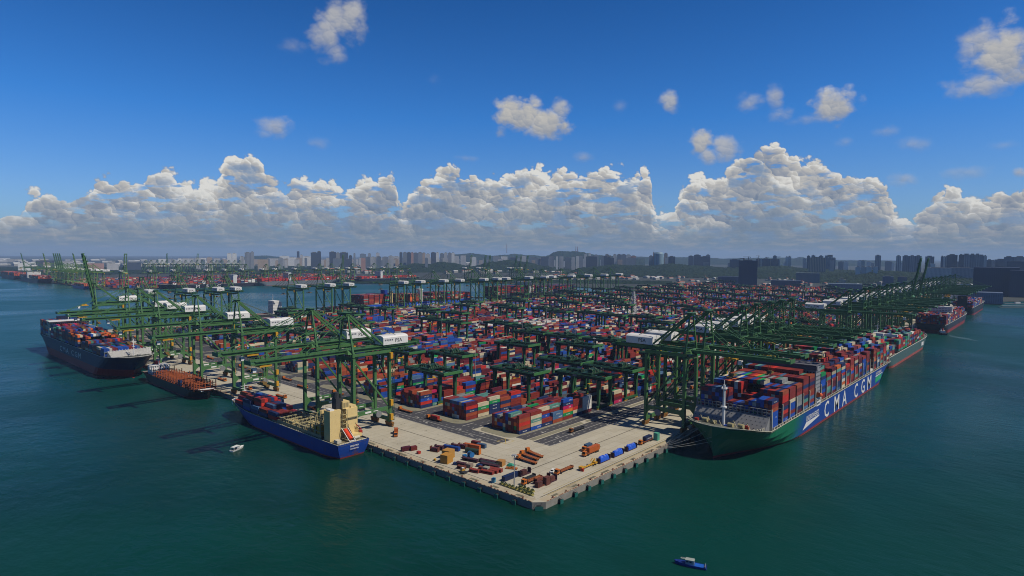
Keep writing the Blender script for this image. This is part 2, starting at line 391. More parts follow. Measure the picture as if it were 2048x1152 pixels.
# the terminal platform, chamfered at the corner by the sea
c = 5.0
pts = [(c,0),(EQ,0),(EQ,NQ),(0,NQ),(0,c)]
mb = MB(); n = len(pts)
mb.add([(x,y,-2) for x,y in pts]+[(x,y,ZD) for x,y in pts], [(i,(i+1)%n,n+(i+1)%n,n+i) for i in range(n)], 1)
mb.add([(x,y,ZD) for x,y in pts], [tuple(range(n))], 0)
struct(mb.build('quay_platform', [CONC, WALLM]))
def sheet(name, rects, m, z):
    mb = MB()
    for x0,x1,y0,y1 in rects: mb.add([(x0,y0,z),(x1,y0,z),(x1,y1,z),(x0,y1,z)], [(0,1,2,3)])
    return struct(mb.build(name, m))
sheet('quay_edge_strip', [(.7,5,6,NQ-1),(5,EQ,.7,5)], CONC2, ZD+.004)
sheet('road', [(55.5,71,84,930),(79,EQ-5,55.3,70.5),(78,EQ-5,76.5,85.5)], ASPH, ZD+.004)
sheet('yard_ground', [(71,84.2,121,930),(84.2,EQ-30,85.6,930)], ASPH, ZD+.006)
# raised kerbed strip that wraps the corner of the first block, with kerbed medians
mb = MB()
def arc(cx, cy, r, a0, a1, n=8): return [(cx+r*math.cos(math.radians(a0+(a1-a0)*i/n)), cy+r*math.sin(math.radians(a0+(a1-a0)*i/n))) for i in range(n+1)]
for k in range(0, 16):
    y0 = 88+53.4*k
    poly = arc(81, y0+3.5, 8.5, 180, 270)+[(172,y0-5.0)]+[(172,y0-1.2),(84,y0-1.2),(84,y0+28.6)]+arc(81, y0+24, 8.5, 90, 180)
    if k == 0: poly = arc(80, 92, 6.5, 180, 270)+[(172,85.7),(172,87.2),(84,87.2),(84,117)]+arc(80, 112, 6.5, 90, 180)
    mb.prism(poly, ZD, ZD+.14)
mb.box(81, 140, 71.6, 75.6, ZD, ZD+.14); mb.box(145, 400, 71.8, 74.8, ZD, ZD+.14)
struct(mb.build('kerb', KERBM))
# markings
mb = MB()
def dash(x0, x1, y0, y1, ax, on=3, off=4, w=.22):
    t = x0 if ax == 0 else y0; e = x1 if ax == 0 else y1
    while t < e:
        if ax == 0: mb.add([(t,y0-w/2,0),(min(t+on,e),y0-w/2,0),(min(t+on,e),y0+w/2,0),(t,y0+w/2,0)], [(0,1,2,3)])
        else: mb.add([(x0-w/2,t,0),(x0+w/2,t,0),(x0+w/2,min(t+on,e),0),(x0-w/2,min(t+on,e),0)], [(0,1,2,3)])
        t += on+off
for x in (59.3, 67.2): dash(x, x, 86, 930, 1)
dash(63.2, 63.2, 84, 930, 1, 400, 0, .3); dash(55.9, 55.9, 84, 930, 1, 900, 0, .25)
for y in (59, 67): dash(79, EQ-20, y, y, 0)
dash(79, EQ-20, 62.6, 62.6, 0, 1800, 0, .35); dash(78, 1500, 81, 81, 0)
dash(79, EQ-20, 55.6, 55.6, 0, 1800, 0, .25); dash(85, 1500, 85.2, 85.2, 0, 1500, 0, .25)
for i in range(26):      # turning arc at the corner
    a = math.radians(180+90*i/26); a2 = math.radians(180+90*(i+.5)/26)
    for r in (20.5, 21.1):
        pass
    q = [(80+r*math.cos(t), 84+r*math.sin(t), 0) for r, t in ((20.4,a),(20.8,a),(20.8,a2),(20.4,a2))]
    mb.add(q, [(0,3,2,1)])
for i in range(20):
    a = math.radians(180+90*i/20); a2 = math.radians(180+90*(i+1)/20)
    mb.add([(84+r*math.cos(t), 84+r*math.sin(t), 0) for r, t in ((28.0,a),(28.3,a),(28.3,a2),(28.0,a2))], [(0,3,2,1)])
for (x, y) in ((57.5,100),(61,112),(57.5,140),(65.5,128),(69,108),(61,160),(65.5,175),(57.5,190)):   # lane arrows
    mb.add([(x-.2,y,0),(x+.2,y,0),(x+.2,y+3.5,0),(x-.2,y+3.5,0),(x-.8,y,0),(x+.8,y,0),(x,y-2,0)], [(0,1,2,3),(4,6,5)])
for (x, y) in ((92,57.2),(110,61),(98,65),(120,69),(100,79),(130,83),(150,57.2),(160,65)):
    mb.add([(x,y-.2,0),(x+3.5,y-.2,0),(x+3.5,y+.2,0),(x,y+.2,0),(x,y-.8,0),(x,y+.8,0),(x-2,y,0)], [(0,1,2,3),(4,6,5)])
for k in range(1, 8):
    yy = 88+53.4*k-13
    dash(73, 170, yy, yy, 0); dash(73,160,yy-5,yy-5,0,2,6,.6)
    mb.add([(72,yy+4,0),(84,yy+4,0),(84,yy+4.5,0),(72,yy+4.5,0)], [(0,1,2,3)])
mb.v = [(x,y,ZD+.012) for x,y,z in mb.v]
struct(mb.build('road_markings', PAINT))
mb = MB()
def ring(x0,x1,y0,y1,w=.35):
    for a in ((x0,x1,y0,y0+w),(x0,x1,y1-w,y1),(x0,x0+w,y0+w,y1-w),(x1-w,x1,y0+w,y1-w)): mb.add([(a[0],a[2],ZD+.014),(a[1],a[2],ZD+.014),(a[1],a[3],ZD+.014),(a[0],a[3],ZD+.014)], [(0,1,2,3)])
ring(62.5,71.5,80.5,89); mb.add([(62.8,80.8,ZD+.018),(63.2,80.8,ZD+.018),(71.2,88.7,ZD+.018),(70.8,88.7,ZD+.018)],[(0,1,2,3)])
struct(mb.build('yellow_box_marking', YPAINT))
# crane rails let into the apron, dirty patches beside them
mb = MB()
for x in (6.0, 36.5): mb.box(x-.22, x+.22, 8 if x < 10 else 36, NQ-8, ZD+.0, ZD+.05)
for y in (6.0, 36.5): mb.box(8 if y < 10 else 36.9, EQ-5, y-.22, y+.22, ZD+.0, ZD+.05)
struct(mb.build('crane_rails', mat('rail_steel', (.10,.085,.06), .7, var=.3)))
mb = MB()
for i in range(60):
    t = 14+i*16+rnd.uniform(-3,3); l = rnd.uniform(4,11)
    mb.add([(1.6,t,0),(3.6,t,0),(3.6,t+l,0),(1.6,t+l,0)], [(0,1,2,3)])
    mb.add([(t,1.6,0),(t+l,1.6,0),(t+l,3.4,0),(t,3.4,0)], [(0,1,2,3)])
for i in range(70):
    x = rnd.choice((12,22,30,45))+rnd.uniform(-2,2); y = rnd.uniform(15, 800); 
    mb.add([(x,y,0),(x+.9,y,0),(x+.9,y+.9,0),(x,y+.9,0)], [(0,1,2,3)]); mb.add([(y+30,x,0),(y+30.9,x,0),(y+30.9,x+.9,0),(y+30,x+.9,0)], [(0,1,2,3)])
mb.v = [(x,y,ZD+.010) for x,y,z in mb.v]
struct(mb.build('service_pit_covers', mat('pit_cover', (.16,.15,.10), .8, var=.35)))
# far land sheets
lz = 3.0
def land(name, pts, z):
    mb = MB(); n = len(pts); mb.add([(x,y,-2) for x,y in pts]+[(x,y,z) for x,y in pts], [(i,(i+1)%n,n+(i+1)%n,n+i) for i in range(n)]+[tuple(range(n,2*n))]); return struct(mb.build(name, LANDM))
e1 = at(2090, 600, 3)
land('mainland_ground', [(EQ+.01,-8),(1905,-14),(2060,-70),(e1.x,e1.y),(29000,-12000),(29000,29000),(-9000,29000),(-9000,15000),(-1500,9500),(150,5200),(400,4150),(405,2260),(1760,2255),(1800,1500),(1780,NQ+40),(EQ+.01,NQ-10)], lz)
# ------------------------------------------------------------------ quay cranes
def sts_crane(name, green, raised=False):
    """local frame: x=0 waterside rail, +x landward, y along the quay, z=0 the deck"""
    r = empty(name, (0,0,0)); G = green; W2 = 9.0; XL = 30.5; H = 53.0
    # legs
    for x in (0, XL):
        for y in (-W2, W2):
            mb = MB(); s = 1 if y > 0 else -1
            mb.bar((x,y,3.2),(x,y,H), 2.4, 2.0)
            if x == 0: mb.add([(x+1,y-.8,17),(x+1,y+.8,17),(x+1,y-.8,9),(x+1,y+.8,9),(x+4,y-.8,13.5),(x+4,y+.8,13.5)],[(0,4,2),(1,3,5),(2,4,5,3),(0,1,5,4)])
            mb.build('leg', G, r)
            b = MB()
            b.box(x-1.0,x+1.0,y-4.2,y+4.2,2.0,3.4)
            for q in (-3,-1,1,3):
                b.box(x-.8,x+.8,y+q-.8,y+q+.8,.35,2.0)
            b.build('bogie', mat('bogie_ochre', (.26,.12,.025), .65, var=.25, rust=.3), r)
    for x in (0, XL):
        MB().box(x-.9,x+.9,-W2+.86,W2-.86,4.0,6.4).build('sill_beam', G, r)
        MB().box(x-1.0,x+1.0,-W2+.86,W2-.86,H-1.5,H+.9).build('cross_beam', G, r)
    for y in (-W2, W2):
        mb = MB(); mb.box(1.0,XL-1,y-.7,y+.7,12.2,15.0)
        mb.add([(1,y-.6,12.2),(1,y+.6,12.2),(4,y+.6,12.2),(4,y-.6,12.2),(1,y-.6,9.2),(1,y+.6,9.2)],[(0,3,4),(1,5,2),(2,3,4,5)][0:3])
        mb.add([(XL-1,y-.6,12.2),(XL-1,y+.6,12.2),(XL-4,y+.6,12.2),(XL-4,y-.6,12.2),(XL-1,y-.6,9.2),(XL-1,y+.6,9.2)],[(0,3,4),(1,5,2),(2,3,4,5)])
        mb.build('portal_beam', G, r)
        mb = MB(); mb.box(9,14,y-.78,y-.70,13.0,14.3); mb.box(16,20,y-.78,y-.70,13.4,13.9); mb.build('sign', WHITE, r)
        MB().bar((0.9,y,H-2),(XL-.9,y,15.2),1.0,1.1).build('brace', G, r)
        MB().box(-1.0,XL+1,y-.75,y+.75,H+.9,H+3.2).build('upper_beam', G, r)
    # landward tie and service platform
    mb = MB(); mb.bar((XL,-W2,28),(XL,W2,28),.8); mb.bar((XL,-W2,28),(XL,W2,52),.6); mb.build('brace', G, r)
    # girder on the land side
    mb = MB()
    for y in (-3.4, 3.4):
        mb.box(-1,60,y-.75,y+.75,H+3.2,H+6.0)
        mb.box(-1,60,y+(1.2 if y > 0 else -2.0),y+(2.0 if y > 0 else -1.2),H+5.6,H+5.8)
    for i in range(13): mb.box(i*5-.2,i*5+.3,-2.65,2.65,H+4.4,H+5.2)
    for i in range(31):
        for y in (-5.35,5.35): mb.box(i*2-.05,i*2+.05,y-.05,y+.05,H+5.8,H+7.0)
    for y in (-5.35,5.35): mb.box(-1,60,y-.06,y+.06,H+6.9,H+7.05)
    mb.build('girder', G, r)
    # tower over the waterside leg
    mb = MB()
    for y in (-1,1):
        mb.bar((0,y*W2,H+3.2),(0,y*2.4,84),1.3,1.2,w2=.9)
    mb.box(-1.6,1.6,-3.4,3.4,83.2,84.8); mb.box(-2.6,2.6,-4.2,4.2,84.8,85.0)
    for y in (-4.1,4.1): mb.box(-2.6,2.6,y-.06,y+.06,85.9,86.0)
    for x in (-2.5,0,2.5):
        for y in (-4.1,4.1): mb.box(x-.05,x+.05,y-.05,y+.05,85,86)
    mb.bar((0,-4.6,72),(0,4.6,72),.7); mb.bar((0,-6.6,64),(0,6.6,64),.7)
    mb.build('a_frame', G, r)
    for y in (-1,1):
        MB().bar((.8,y*2.4,83.4),(XL-1.5,y*5.2,H+6.0),1.25,1.2).build('backstay', G, r)
    mb = MB()
    for y in (-1,1): mb.bar((0,y*2.2,84),(56,y*3.4,H+6),.32)
    mb.build('tie_rod', CABLE, r)
    # front platform wedge under the boom hinge
    MB().add([(-4,-9,H+3.3),(-4,9,H+3.3),(2,9,H+3.3),(2,-9,H+3.3),(-2,-5,H+6.3),(-2,5,H+6.3)],[(0,3,2,1),(0,4,3),(1,2,5),(2,3,4,5),(0,1,5,4)]).build('hinge_platform', G, r)
    # boom, its own origin at the hinge
    L = 66.0
    mb = MB()
    for y in (-3.4, 3.4):
        mb.box(-L,-1.6,y-.7,y+.7,0,2.5)
        s = 1 if y > 0 else -1
        mb.box(-L,-1.6,min(y+s*.75,y+s*1.7),max(y+s*.75,y+s*1.7),2.1,2.3)
    for i in range(14): mb.box(-L+i*5,-L+i*5+.5,-2.7,2.7,.8,1.8)
    for i in range(33):
        for y in (-5.05,5.05): mb.box(-L+i*2-.05,-L+i*2+.05,y-.05,y+.05,2.3,3.5)
    for y in (-5.05,5.05): mb.box(-L,-2,y-.06,y+.06,3.4,3.55)
    for x in (-31,-58):
        for y in (-3.4,3.4): mb.box(x-.8,x+.8,y-.35,y+.35,2.5,4.2)
    bo = mb.build('boom', G, r, loc=(-1.0,0,H+3.5))
    tip = MB(); tip.box(-L-3,-L-.1,-4.6,4.6,0.2,1.6); tip.box(-L-3,-L-2.8,-4.6,4.6,1.6,3.0); tip.build('boom_tip', G, bo)
    if raised:
        bo.rotation_euler = (0, math.radians(80), 0)
        mb = MB()
        for y in (-1,1): mb.bar((0,y*2.2,83.5),(-8,y*3.2,102),.35); mb.bar((-1,y*2.6,84),(-6.5,y*3,78),.3)
        mb.build('forestay', CABLE, r)
    else:
        for xx in (-32,-59):
            mb = MB()
            for y in (-1,1): mb.bar((-.6,y*2.4,84),(xx,y*3.4,H+7.6),.42)
            mb.build('forestay', G, r)
    # machinery house with a curved roof
    mb = MB(); y0, y1, x0, x1, z0, z1 = -6.2, 6.2, 27.5, 50.0, H+6.4, H+11.6
    prof = [(y0,z0),(y1,z0),(y1,z1),(y1-1.2,z1+.9),(y1-3.5,z1+1.35),(0,z1+1.5),(y0+3.5,z1+1.35),(y0+1.2,z1+.9),(y0,z1)]
    n = len(prof); vs = [(x0,y,z) for y,z in prof]+[(x1,y,z) for y,z in prof]
    mb.add(vs, [(i,(i+1)%n,n+(i+1)%n,n+i) for i in range(n)][::1]+[tuple(range(n-1,-1,-1)),tuple(range(n,2*n))])
    for i in range(4): mb.box(x0+2+i*5.4,x0+2.25+i*5.4,y0-.03,y1+.03,z0,z1)
    mh = mb.build('machinery_house', WHITE, r)
    for size, org, ux in ((3.7,(x0+10.5,y0-.04,z0+1.5),(1,0,0)),(3.7,(x1-10.5,y1+.04,z0+1.5),(-1,0,0)),(3.6,(x1+.02,-3.4,z0+1.6),(0,1,0)),(3.6,(x0-.02,3.4,z0+1.6),(0,-1,0))):
        mb = MB(); add_text(mb, 'PSA', size, org, ux, (0,0,1), wide=1.05); mb.build('lettering', DARK, mh)
    mb = MB()
    for i in range(5): mb.box(x0+1.2+i*1.6,x0+2.2+i*1.6,y0-.05,y0-.01,z0+2.8,z0+4.0)
    mb.build('louvre', mat('louvre_grey', (.12,.14,.17), .6), mh)
    # trolley, cab and spreader
    tr = MB(); tr.box(-4,4,-3.9,3.9,0,1.0); tr.box(-3,0,-3.2,-1.2,1.0,2.2); tr.box(1,3,0,3,1.0,2.0)
    t = tr.build('trolley', YEL, r, loc=(-12.0 if raised else -52.0,0,H+1.9))
    cb = MB(); cb.box(-7.2,-4.6,-1.3,1.3,-3.2,-.4); cb.build('cabin', WHITE, t); g = MB(); g.box(-7.32,-7.2,-1.1,1.1,-2.8,-1.1); g.build('window', GLASS, t)
    sp = MB()
    for x in (-1.2,1.2):
        for y in (-1.5,1.5): sp.box(x-.07,x+.07,y-.07,y+.07,-10,0)
    sp.box(-1.3,1.3,-2.2,2.2,-11.2,-10); sp.box(-1.1,1.1,-6.1,6.1,-12.2,-11.3)
    sp.build('spreader', mat('spreader_ochre', (.22,.13,.03), .6, rust=.2), t)
    # access tower, lift boxes, cable reel
    mb = MB(); xx, yy = XL+1.6, -W2-1.4
    for q in (0,2): 
        for p in (0,1.6): mb.box(xx+q-.07,xx+q+.07,yy+p-.07,yy+p+.07,4,H+6)
    for i in range(17):
        z = 4+i*3.2; mb.box(xx,xx+2,yy,yy+1.6,z,z+.12)
        if i < 16: mb.bar((xx+.3,yy+.4+(.8 if i%2 else 0),z),(xx+1.8,yy+.4+(.8 if i%2 else 0),z+3.2) if i%2 else (xx+1.8,yy+.4,z) , .5,.12) if False else mb.bar((xx+(.2 if i%2 else 1.8),yy+.8,z),(xx+(1.8 if i%2 else .2),yy+.8,z+3.2),.6,.12)
    mb.build('stair_tower', GREEN2, r)
    for z in (5, 15.5, 50): MB().box(XL-.9,XL+1.3,-W2-3.0,-W2-.9,z,z+4.4).build('lift_cage', YEL, r)
    for sg in (-1,1): MB().cyl((20,sg*(W2+1.0),11),(20,sg*(W2+1.8),11),2.4,16).build('cable_reel', GREY, r)
    mb = MB(); mb.box(1,XL-1,-W2-1.6,-W2-.8,H+1.4,H+1.5); mb.box(XL+1,XL+4,-W2,W2,H+3.0,H+3.2)
    for i in range(10): mb.box(XL+4-.05,XL+4+.05,-W2+i*2-.05,-W2+i*2+.05,H+3.2,H+4.3)
    mb.box(27,52,-8.2,-6.4,H+5.6,H+5.8); mb.box(58,63,-6,6,H+4.2,H+4.6); mb.box(60,63.5,-3,3,H+4.6,H+7.2)
    for i in range(13): mb.box(27+i*2-.05,27+i*2+.05,-8.25,-8.15,H+5.8,H+7)
    mb.build('service_platform', GREEN2, r)
    return r
def ordn(i): return 'nearest' if i == 0 else nth(i+1)
_unused = lambda i: ['nearest','second','third','fourth','fifth','sixth','seventh','eighth','ninth','tenth','eleventh','twelfth','thirteenth','fourteenth','fifteenth','sixteenth','seventeenth','eighteenth','nineteenth','twentieth','twenty first','twenty second','twenty third','twenty fourth','twenty fifth','twenty sixth','twenty seventh','twenty eighth'][i]
bpy.context.view_layer.update()
SP = {('g',0): sts_crane('quay_crane', GREEN), ('g',1): sts_crane('quay_crane', GREEN, True)}
SP[('l',0)] = sts_crane('quay_crane', LIME); SP[('l',1)] = sts_crane('quay_crane', LIME, True)
used = set()
def put_crane(kind, up, loc, rz, label, group, trolley=None):
    k = (kind, int(up)); p = SP[k]
    o = p if k not in used else copy_tree(p)
    used.add(k); o.location = loc; o.rotation_euler = (0,0,rz); tag(o, label, 'crane', group)
    if trolley is not None:
        for ch in (KIDS.get(o.name) or o.children):
            if ch.name.split('.')[0] == 'trolley': ch.location.x = trolley
    return o
LQ = [(181,0),(228,0),(351,0),(440,0),(550,0),(605,0),(648,0),(782,1)]
GL = 'quay cranes along the left quay'
for i, (y, up) in enumerate(LQ):
    lab = f'green quay crane with white machinery house, {ordn(i)} from the corner on the left quay'
    if up: lab = 'green quay crane on the left quay with its boom raised upright'
    put_crane('g', up, (6,y,ZD), 0, lab, GL, [-60,-46,-58,-60,-40,-56,-30,-12,-50][i])
RQ = [(178,0),(207,0),(275,0),(304,0),(338,0),(367,0),(396,0),(612,0),(690,0),(720,0),(776,0),(830,0),(862,0),(905,0),(960,0),(1030,1),(1105,1),(1160,0),(1200,0),(1262,0),(1300,0),(1365,0),(1430,0),(1500,0),(1590,0)]
GR = 'quay cranes along the right quay'
for i, (x, up) in enumerate(RQ):
    lab = f'dark green quay crane, {ordn(i)} from the corner along the right quay'
    if up: lab = ('nearer' if x < 1050 else 'farther')+' of the two right quay cranes with booms raised against the skyline'
    put_crane('g', up, (x,6,ZD), math.pi/2, lab, GR, rnd.uniform(-56,-20) if i != 0 else -30)
NQX = [(120,0),(180,0),(229,0),(260,0),(389,0),(453,0),(497,0),(640,0),(690,0),(762,0),(815,0),(900,0),(950,0),(985,0),(1080,0),(1150,0),(1185,0),(1280,0),(1370,0),(1460,0),(1550,0)]
GN = 'quay cranes along the far north quay'
for i, (x, up) in enumerate(NQX):
    put_crane('g', up, (x,NQ-6,ZD), -math.pi/2, f'green quay crane, {ordn(i)} from the left on the far side quay', GN, rnd.uniform(-50,-20))
# the terminal across the channel
GO = 'quay cranes of the terminal across the channel'
OPX = [(3570,1,'g'),(3300,0,'g'),(3115,1,'l'),(3050,0,'g'),(2985,0,'l'),(2938,1,'g'),(2905,1,'g'),(2872,1,'g'),(2840,1,'g'),(2770,0,'l'),(2700,0,'l'),(2636,1,'l'),(2570,0,'l'),(2500,0,'l'),(2420,0,'l')]
for i, (y, up, k) in enumerate(OPX):
    put_crane(k, up, (412,y,ZD-1.5), 0, f'{"upright boom" if up else "lowered boom"} crane, {ordn(i)} from the left on the side quay across the channel', GO)
OQX = [(470,1),(560,0),(640,0),(760,0),(830,0),(900,0),(985,0),(1040,0),(1130,0),(1230,0),(1290,0),(1345,1),(1400,0),(1520,0),(1600,0),(1680,0)]
for i, (x, up) in enumerate(OQX):
    put_crane('l', up, (x,2270,ZD-1.5), math.pi/2, f'yellowish green crane, {ordn(i)} from the left along the front quay across the channel', GO)
k = 0
for (px, up) in [(292,0),(303,0),(315,0),(325,0),(334,1),(348,0),(360,0),(372,0),(384,0),(395,1),(405,0),(424,0),(434,0),(444,0),(458,0),(470,0),(480,0)]:
    q = at(px, 547, 3); put_crane('g' if k%3 else 'l', up, (q.x,q.y,3), math.pi*.5, f'hazy distant crane with white house, {ordn(k)} in the far row across the channel', 'far row of distant cranes'); k += 1
for j, px in enumerate((937,965,974,1027,1036,1049)):
    q = at(px+3, 561.5, 3); put_crane('g', 1, (q.x,q.y,3), math.pi*.5, f'far crane with boom upright against the hills, {ordn(j)} of six from the left', 'six upright booms in the middle distance')
# ------------------------------------------------------------------ yard gantry cranes
def yard_crane():
    r = empty('yard_gantry_crane', (0,0,0)); S = 19.5; A = 8.6; H = 23.6
    DG = mat('crane_green_dark', (.010,.052,.024), .55, var=.25, rust=.1)
    LG = mat('yard_crane_green', (.030,.115,.045), .55, var=.25, rust=.1)
    for x in (-A, A):
        for y in (-S, S):
            mb = MB(); mb.bar((x,y,1.6),(x,y,H), 1.7, 1.9, w2=2.7); mb.build('leg', LG, r)
        MB().box(x-1.2,x+1.2,-S-7.0,S+5.5,H+.3,H+3.4).build('girder', DG, r)
        sg = MB(); q = -1 if x < 0 else 1; sg.box(min(x+q*1.26,x+q*1.34),max(x+q*1.26,x+q*1.34),2,6,H+.6,H+3.0); sg.build('sign', GREY, r)
    for y in (-S, S):
        MB().box(-A-2.6,A+2.6,y-.9,y+.9,1.0,2.8).build('sill_beam', LG, r)
        mb = MB(); mb.box(-A-2.4,-A+2.4,y-.7,y+.7,.1,1.0); mb.box(A-2.4,A+2.4,y-.7,y+.7,.1,1.0); mb.build('bogie', YEL, r)
        yy = y+(-6.0 if y < 0 else 5)
        MB().box(-A+1.25,A-1.25,yy-.7,yy+.7,H+.8,H+3.2).build('end_beam', LG, r)
        if y < 0: MB().box(-A-2.2,A+2.2,yy-1.9,yy-.72,H+1.6,H+3.9).build('end_walkway', mat('sunlit_green', (.06,.20,.06), .5), r)  # sunward end only: sunlight put into a brighter green paint
    mb = MB()
    for x in (-A-2.3, A+2.3, -A+2.2, A-2.2):
        mb.box(x-.9,x+.9,-S-6,S+5,H+2.9,H+3.05)
        e = x-.95 if x < 0 else x+.95
        for i in range(23): mb.box(e-.05,e+.05,-S-6+i*2.2-.05,-S-6+i*2.2+.05,H+3.05,H+4.2)
        mb.box(e-.07,e+.07,-S-6,S+5,H+4.15,H+4.28)
    for i in range(6): mb.box(-A+3.1,A-3.1,-S+2+i*7-.25,-S+2+i*7+.25,H+2.0,H+2.5)
    mb.build('walkway', DG, r)
    t = MB(); t.box(-A-.6,A+.6,-5.5,5.5,0,.9); t.box(-6,-1,-4,0,.9,3.6); t.box(1,6,-1,4,.9,3.2); t.cyl((-2,2.5,2),(2,2.5,2),1.0,10); t.cyl((1,-3,1.8),(5,-3,1.8),.9,10)
    g = t
    for i in range(8): g.box(-8.4+i*2.3,-8.0+i*2.3,-5.6,-5.3,.9,2.0+(i%3)*.5,1); g.box(-8.4+i*2.3,-8.2+i*2.3,5.3,5.5,.9,2.6,1)
    for i in range(7): g.box(-7+i*2.2,-6.2+i*2.2,-4.6+(i%3)*3,-3.9+(i%3)*3,3.3,4.2,1)
    tr = t.build('trolley', [DG, mat('gear_grey_green', (.16,.22,.14), .6)], r, loc=(0,0,H+3.7))
    MB().box(-A-2,-A+.4,-9.5,-7,-6.3,-3.6).build('cabin', GREY, tr)
    sp = MB(); sp.box(-6,6,-1.2,1.2,-9.0,-8.5); sp.box(-1.5,1.5,-1,1,-8.5,-7.5)
    for x in (-1.3,1.3): sp.box(x-.08,x+.08,-.08,.08,-7.5,0)
    sp.build('spreader', YEL, tr)
    return r
bpy.context.view_layer.update()
RT0 = yard_crane(); bpy.context.view_layer.update(); rt_used = False
RTG = []      # (X, block)
def put_rtg(x, k, ty):
    global rt_used
    o = RT0 if not rt_used else copy_tree(RT0); rt_used = True
    o.location = (x, 88+53.4*k+13.5+5.5, ZD)
    for ch in (KIDS.get(o.name) or o.children):
        if ch.name.split('.')[0] == 'trolley': ch.location.y = ty
    RTG.append((x,k,o))
fixed = [(191,0),(165.5,1),(113.5,2)]
for (px, py) in [(1150,724),(1190,726),(1200,694),(1076,693),(938,713),(905,745),(1262,740)]:
    p = at(px, py, 30); k = round((p.y-80)/53.4); fixed.append((p.x, max(0,k)))
taken = {}
for x, k in fixed:
    if any(abs(x-q) < 30 for q in taken.get(k, [])): continue
    taken.setdefault(k, []).append(x)
for k in range(15):
    for s in range(14):
        x = 150+s*(205 if k < 3 else (245 if k < 9 else 165))+rnd.uniform(-40,40)
        if x > 1690 or (x < 330 and k < 4): continue
        if k >= 13 and 590 < x < 960: continue
        if any(abs(x-q) < 36 for q in taken.get(k, [])): continue
        taken.setdefault(k, []).append(x)
ycount = 0
for k in sorted(taken):
    for j, x in enumerate(sorted(taken[k])):
        put_rtg(x, k, rnd.uniform(-12,12)); o = RTG[-1][2]
        tag(o, f'green gantry crane, {ordn(j)} from the left quay road, astride the {ordn(k)} row of yard blocks', 'gantry crane', 'gantry cranes astride the container yard'); ycount += 1
print('rtgs', ycount)
# ------------------------------------------------------------------ containers
PAL = {  # name: (colour, weight)
 'brick red': ((.165,.021,.015), 21), 'rust red': ((.235,.050,.019), 14), 'dark maroon': ((.085,.010,.018), 13), 'bright red': ((.36,.022,.014), 4),
 'navy blue': ((.011,.022,.080), 13), 'deep blue': ((.010,.052,.27), 8), 'steel blue': ((.050,.105,.20), 6), 'cream': ((.40,.35,.24), 13),
 'white': ((.52,.51,.47), 2.4), 'green': ((.008,.19,.055), 2.2), 'teal': ((.07,.19,.155), 3.5), 'orange': ((.50,.11,.018), 1.8), 'magenta': ((.36,.013,.075), 1.2), 'grey': ((.17,.18,.18), 5)}
PN = list(PAL); PC = [PAL[n][0] for n in PN]; PW = [PAL[n][1] for n in PN]
CW, CH2, CL = 2.44, 2.62, 12.15
def cont_material():
    m = bpy.data.materials.new('container_paint'); m.use_nodes = True; nt = m.node_tree; E.tree = nt
    b = nt.nodes['Principled BSDF']; b.inputs['Roughness'].default_value = .55; b.inputs['Specular IOR Level'].default_value = .3
    a = nt.nodes.new('ShaderNodeAttribute'); a.attribute_name = 'paint'
    tc = nt.nodes.new('ShaderNodeTexCoord'); v = tc.outputs['Object']
    n = noise(v, .35, 4, .6)
    dk = nt.nodes.new('ShaderNodeVectorMath'); dk.operation = 'SCALE'; nt.links.new(a.outputs['Color'], dk.inputs[0]); nt.links.new((n*.8+.6).v, dk.inputs['Scale'])
    r = smooth(noise(v, 1.1, 5, .68), .60, .74)
    c = mixc(r*.28, dk.outputs[0], (.09,.04,.025))
    nt.links.new(c, b.inputs['Base Color'])
    return m
CM = cont_material()
LINES = [(0,'')]
CONT = []   # x,y,z centre-bottom, axis, length, colour index, place, text, exposure score, visible
def add_cont(x, y, z, ax, L, ci, place, txt=None, vis=1.0, kind='yard'):
    CONT.append((x,y,z,ax,L,ci,place,txt,vis,kind))
TIER = ['ground','second','third','fourth','fifth','sixth','seventh','eighth','ninth','tenth','eleventh','twelfth','thirteenth']
ORDR = ['first','second','third','fourth','fifth','sixth','seventh','eighth','ninth','tenth','eleventh','twelfth','thirteenth','fourteenth','fifteenth','sixteenth','seventeenth','eighteenth','nineteenth','twentieth','twenty first','twenty second','twenty third','twenty fourth']
ix = {n:i for i,n in enumerate(PN)}
def pick(bias=None):
    if bias is not None and rnd.random() < .32: return bias
    return rnd.choices(range(len(PN)), PW)[0]
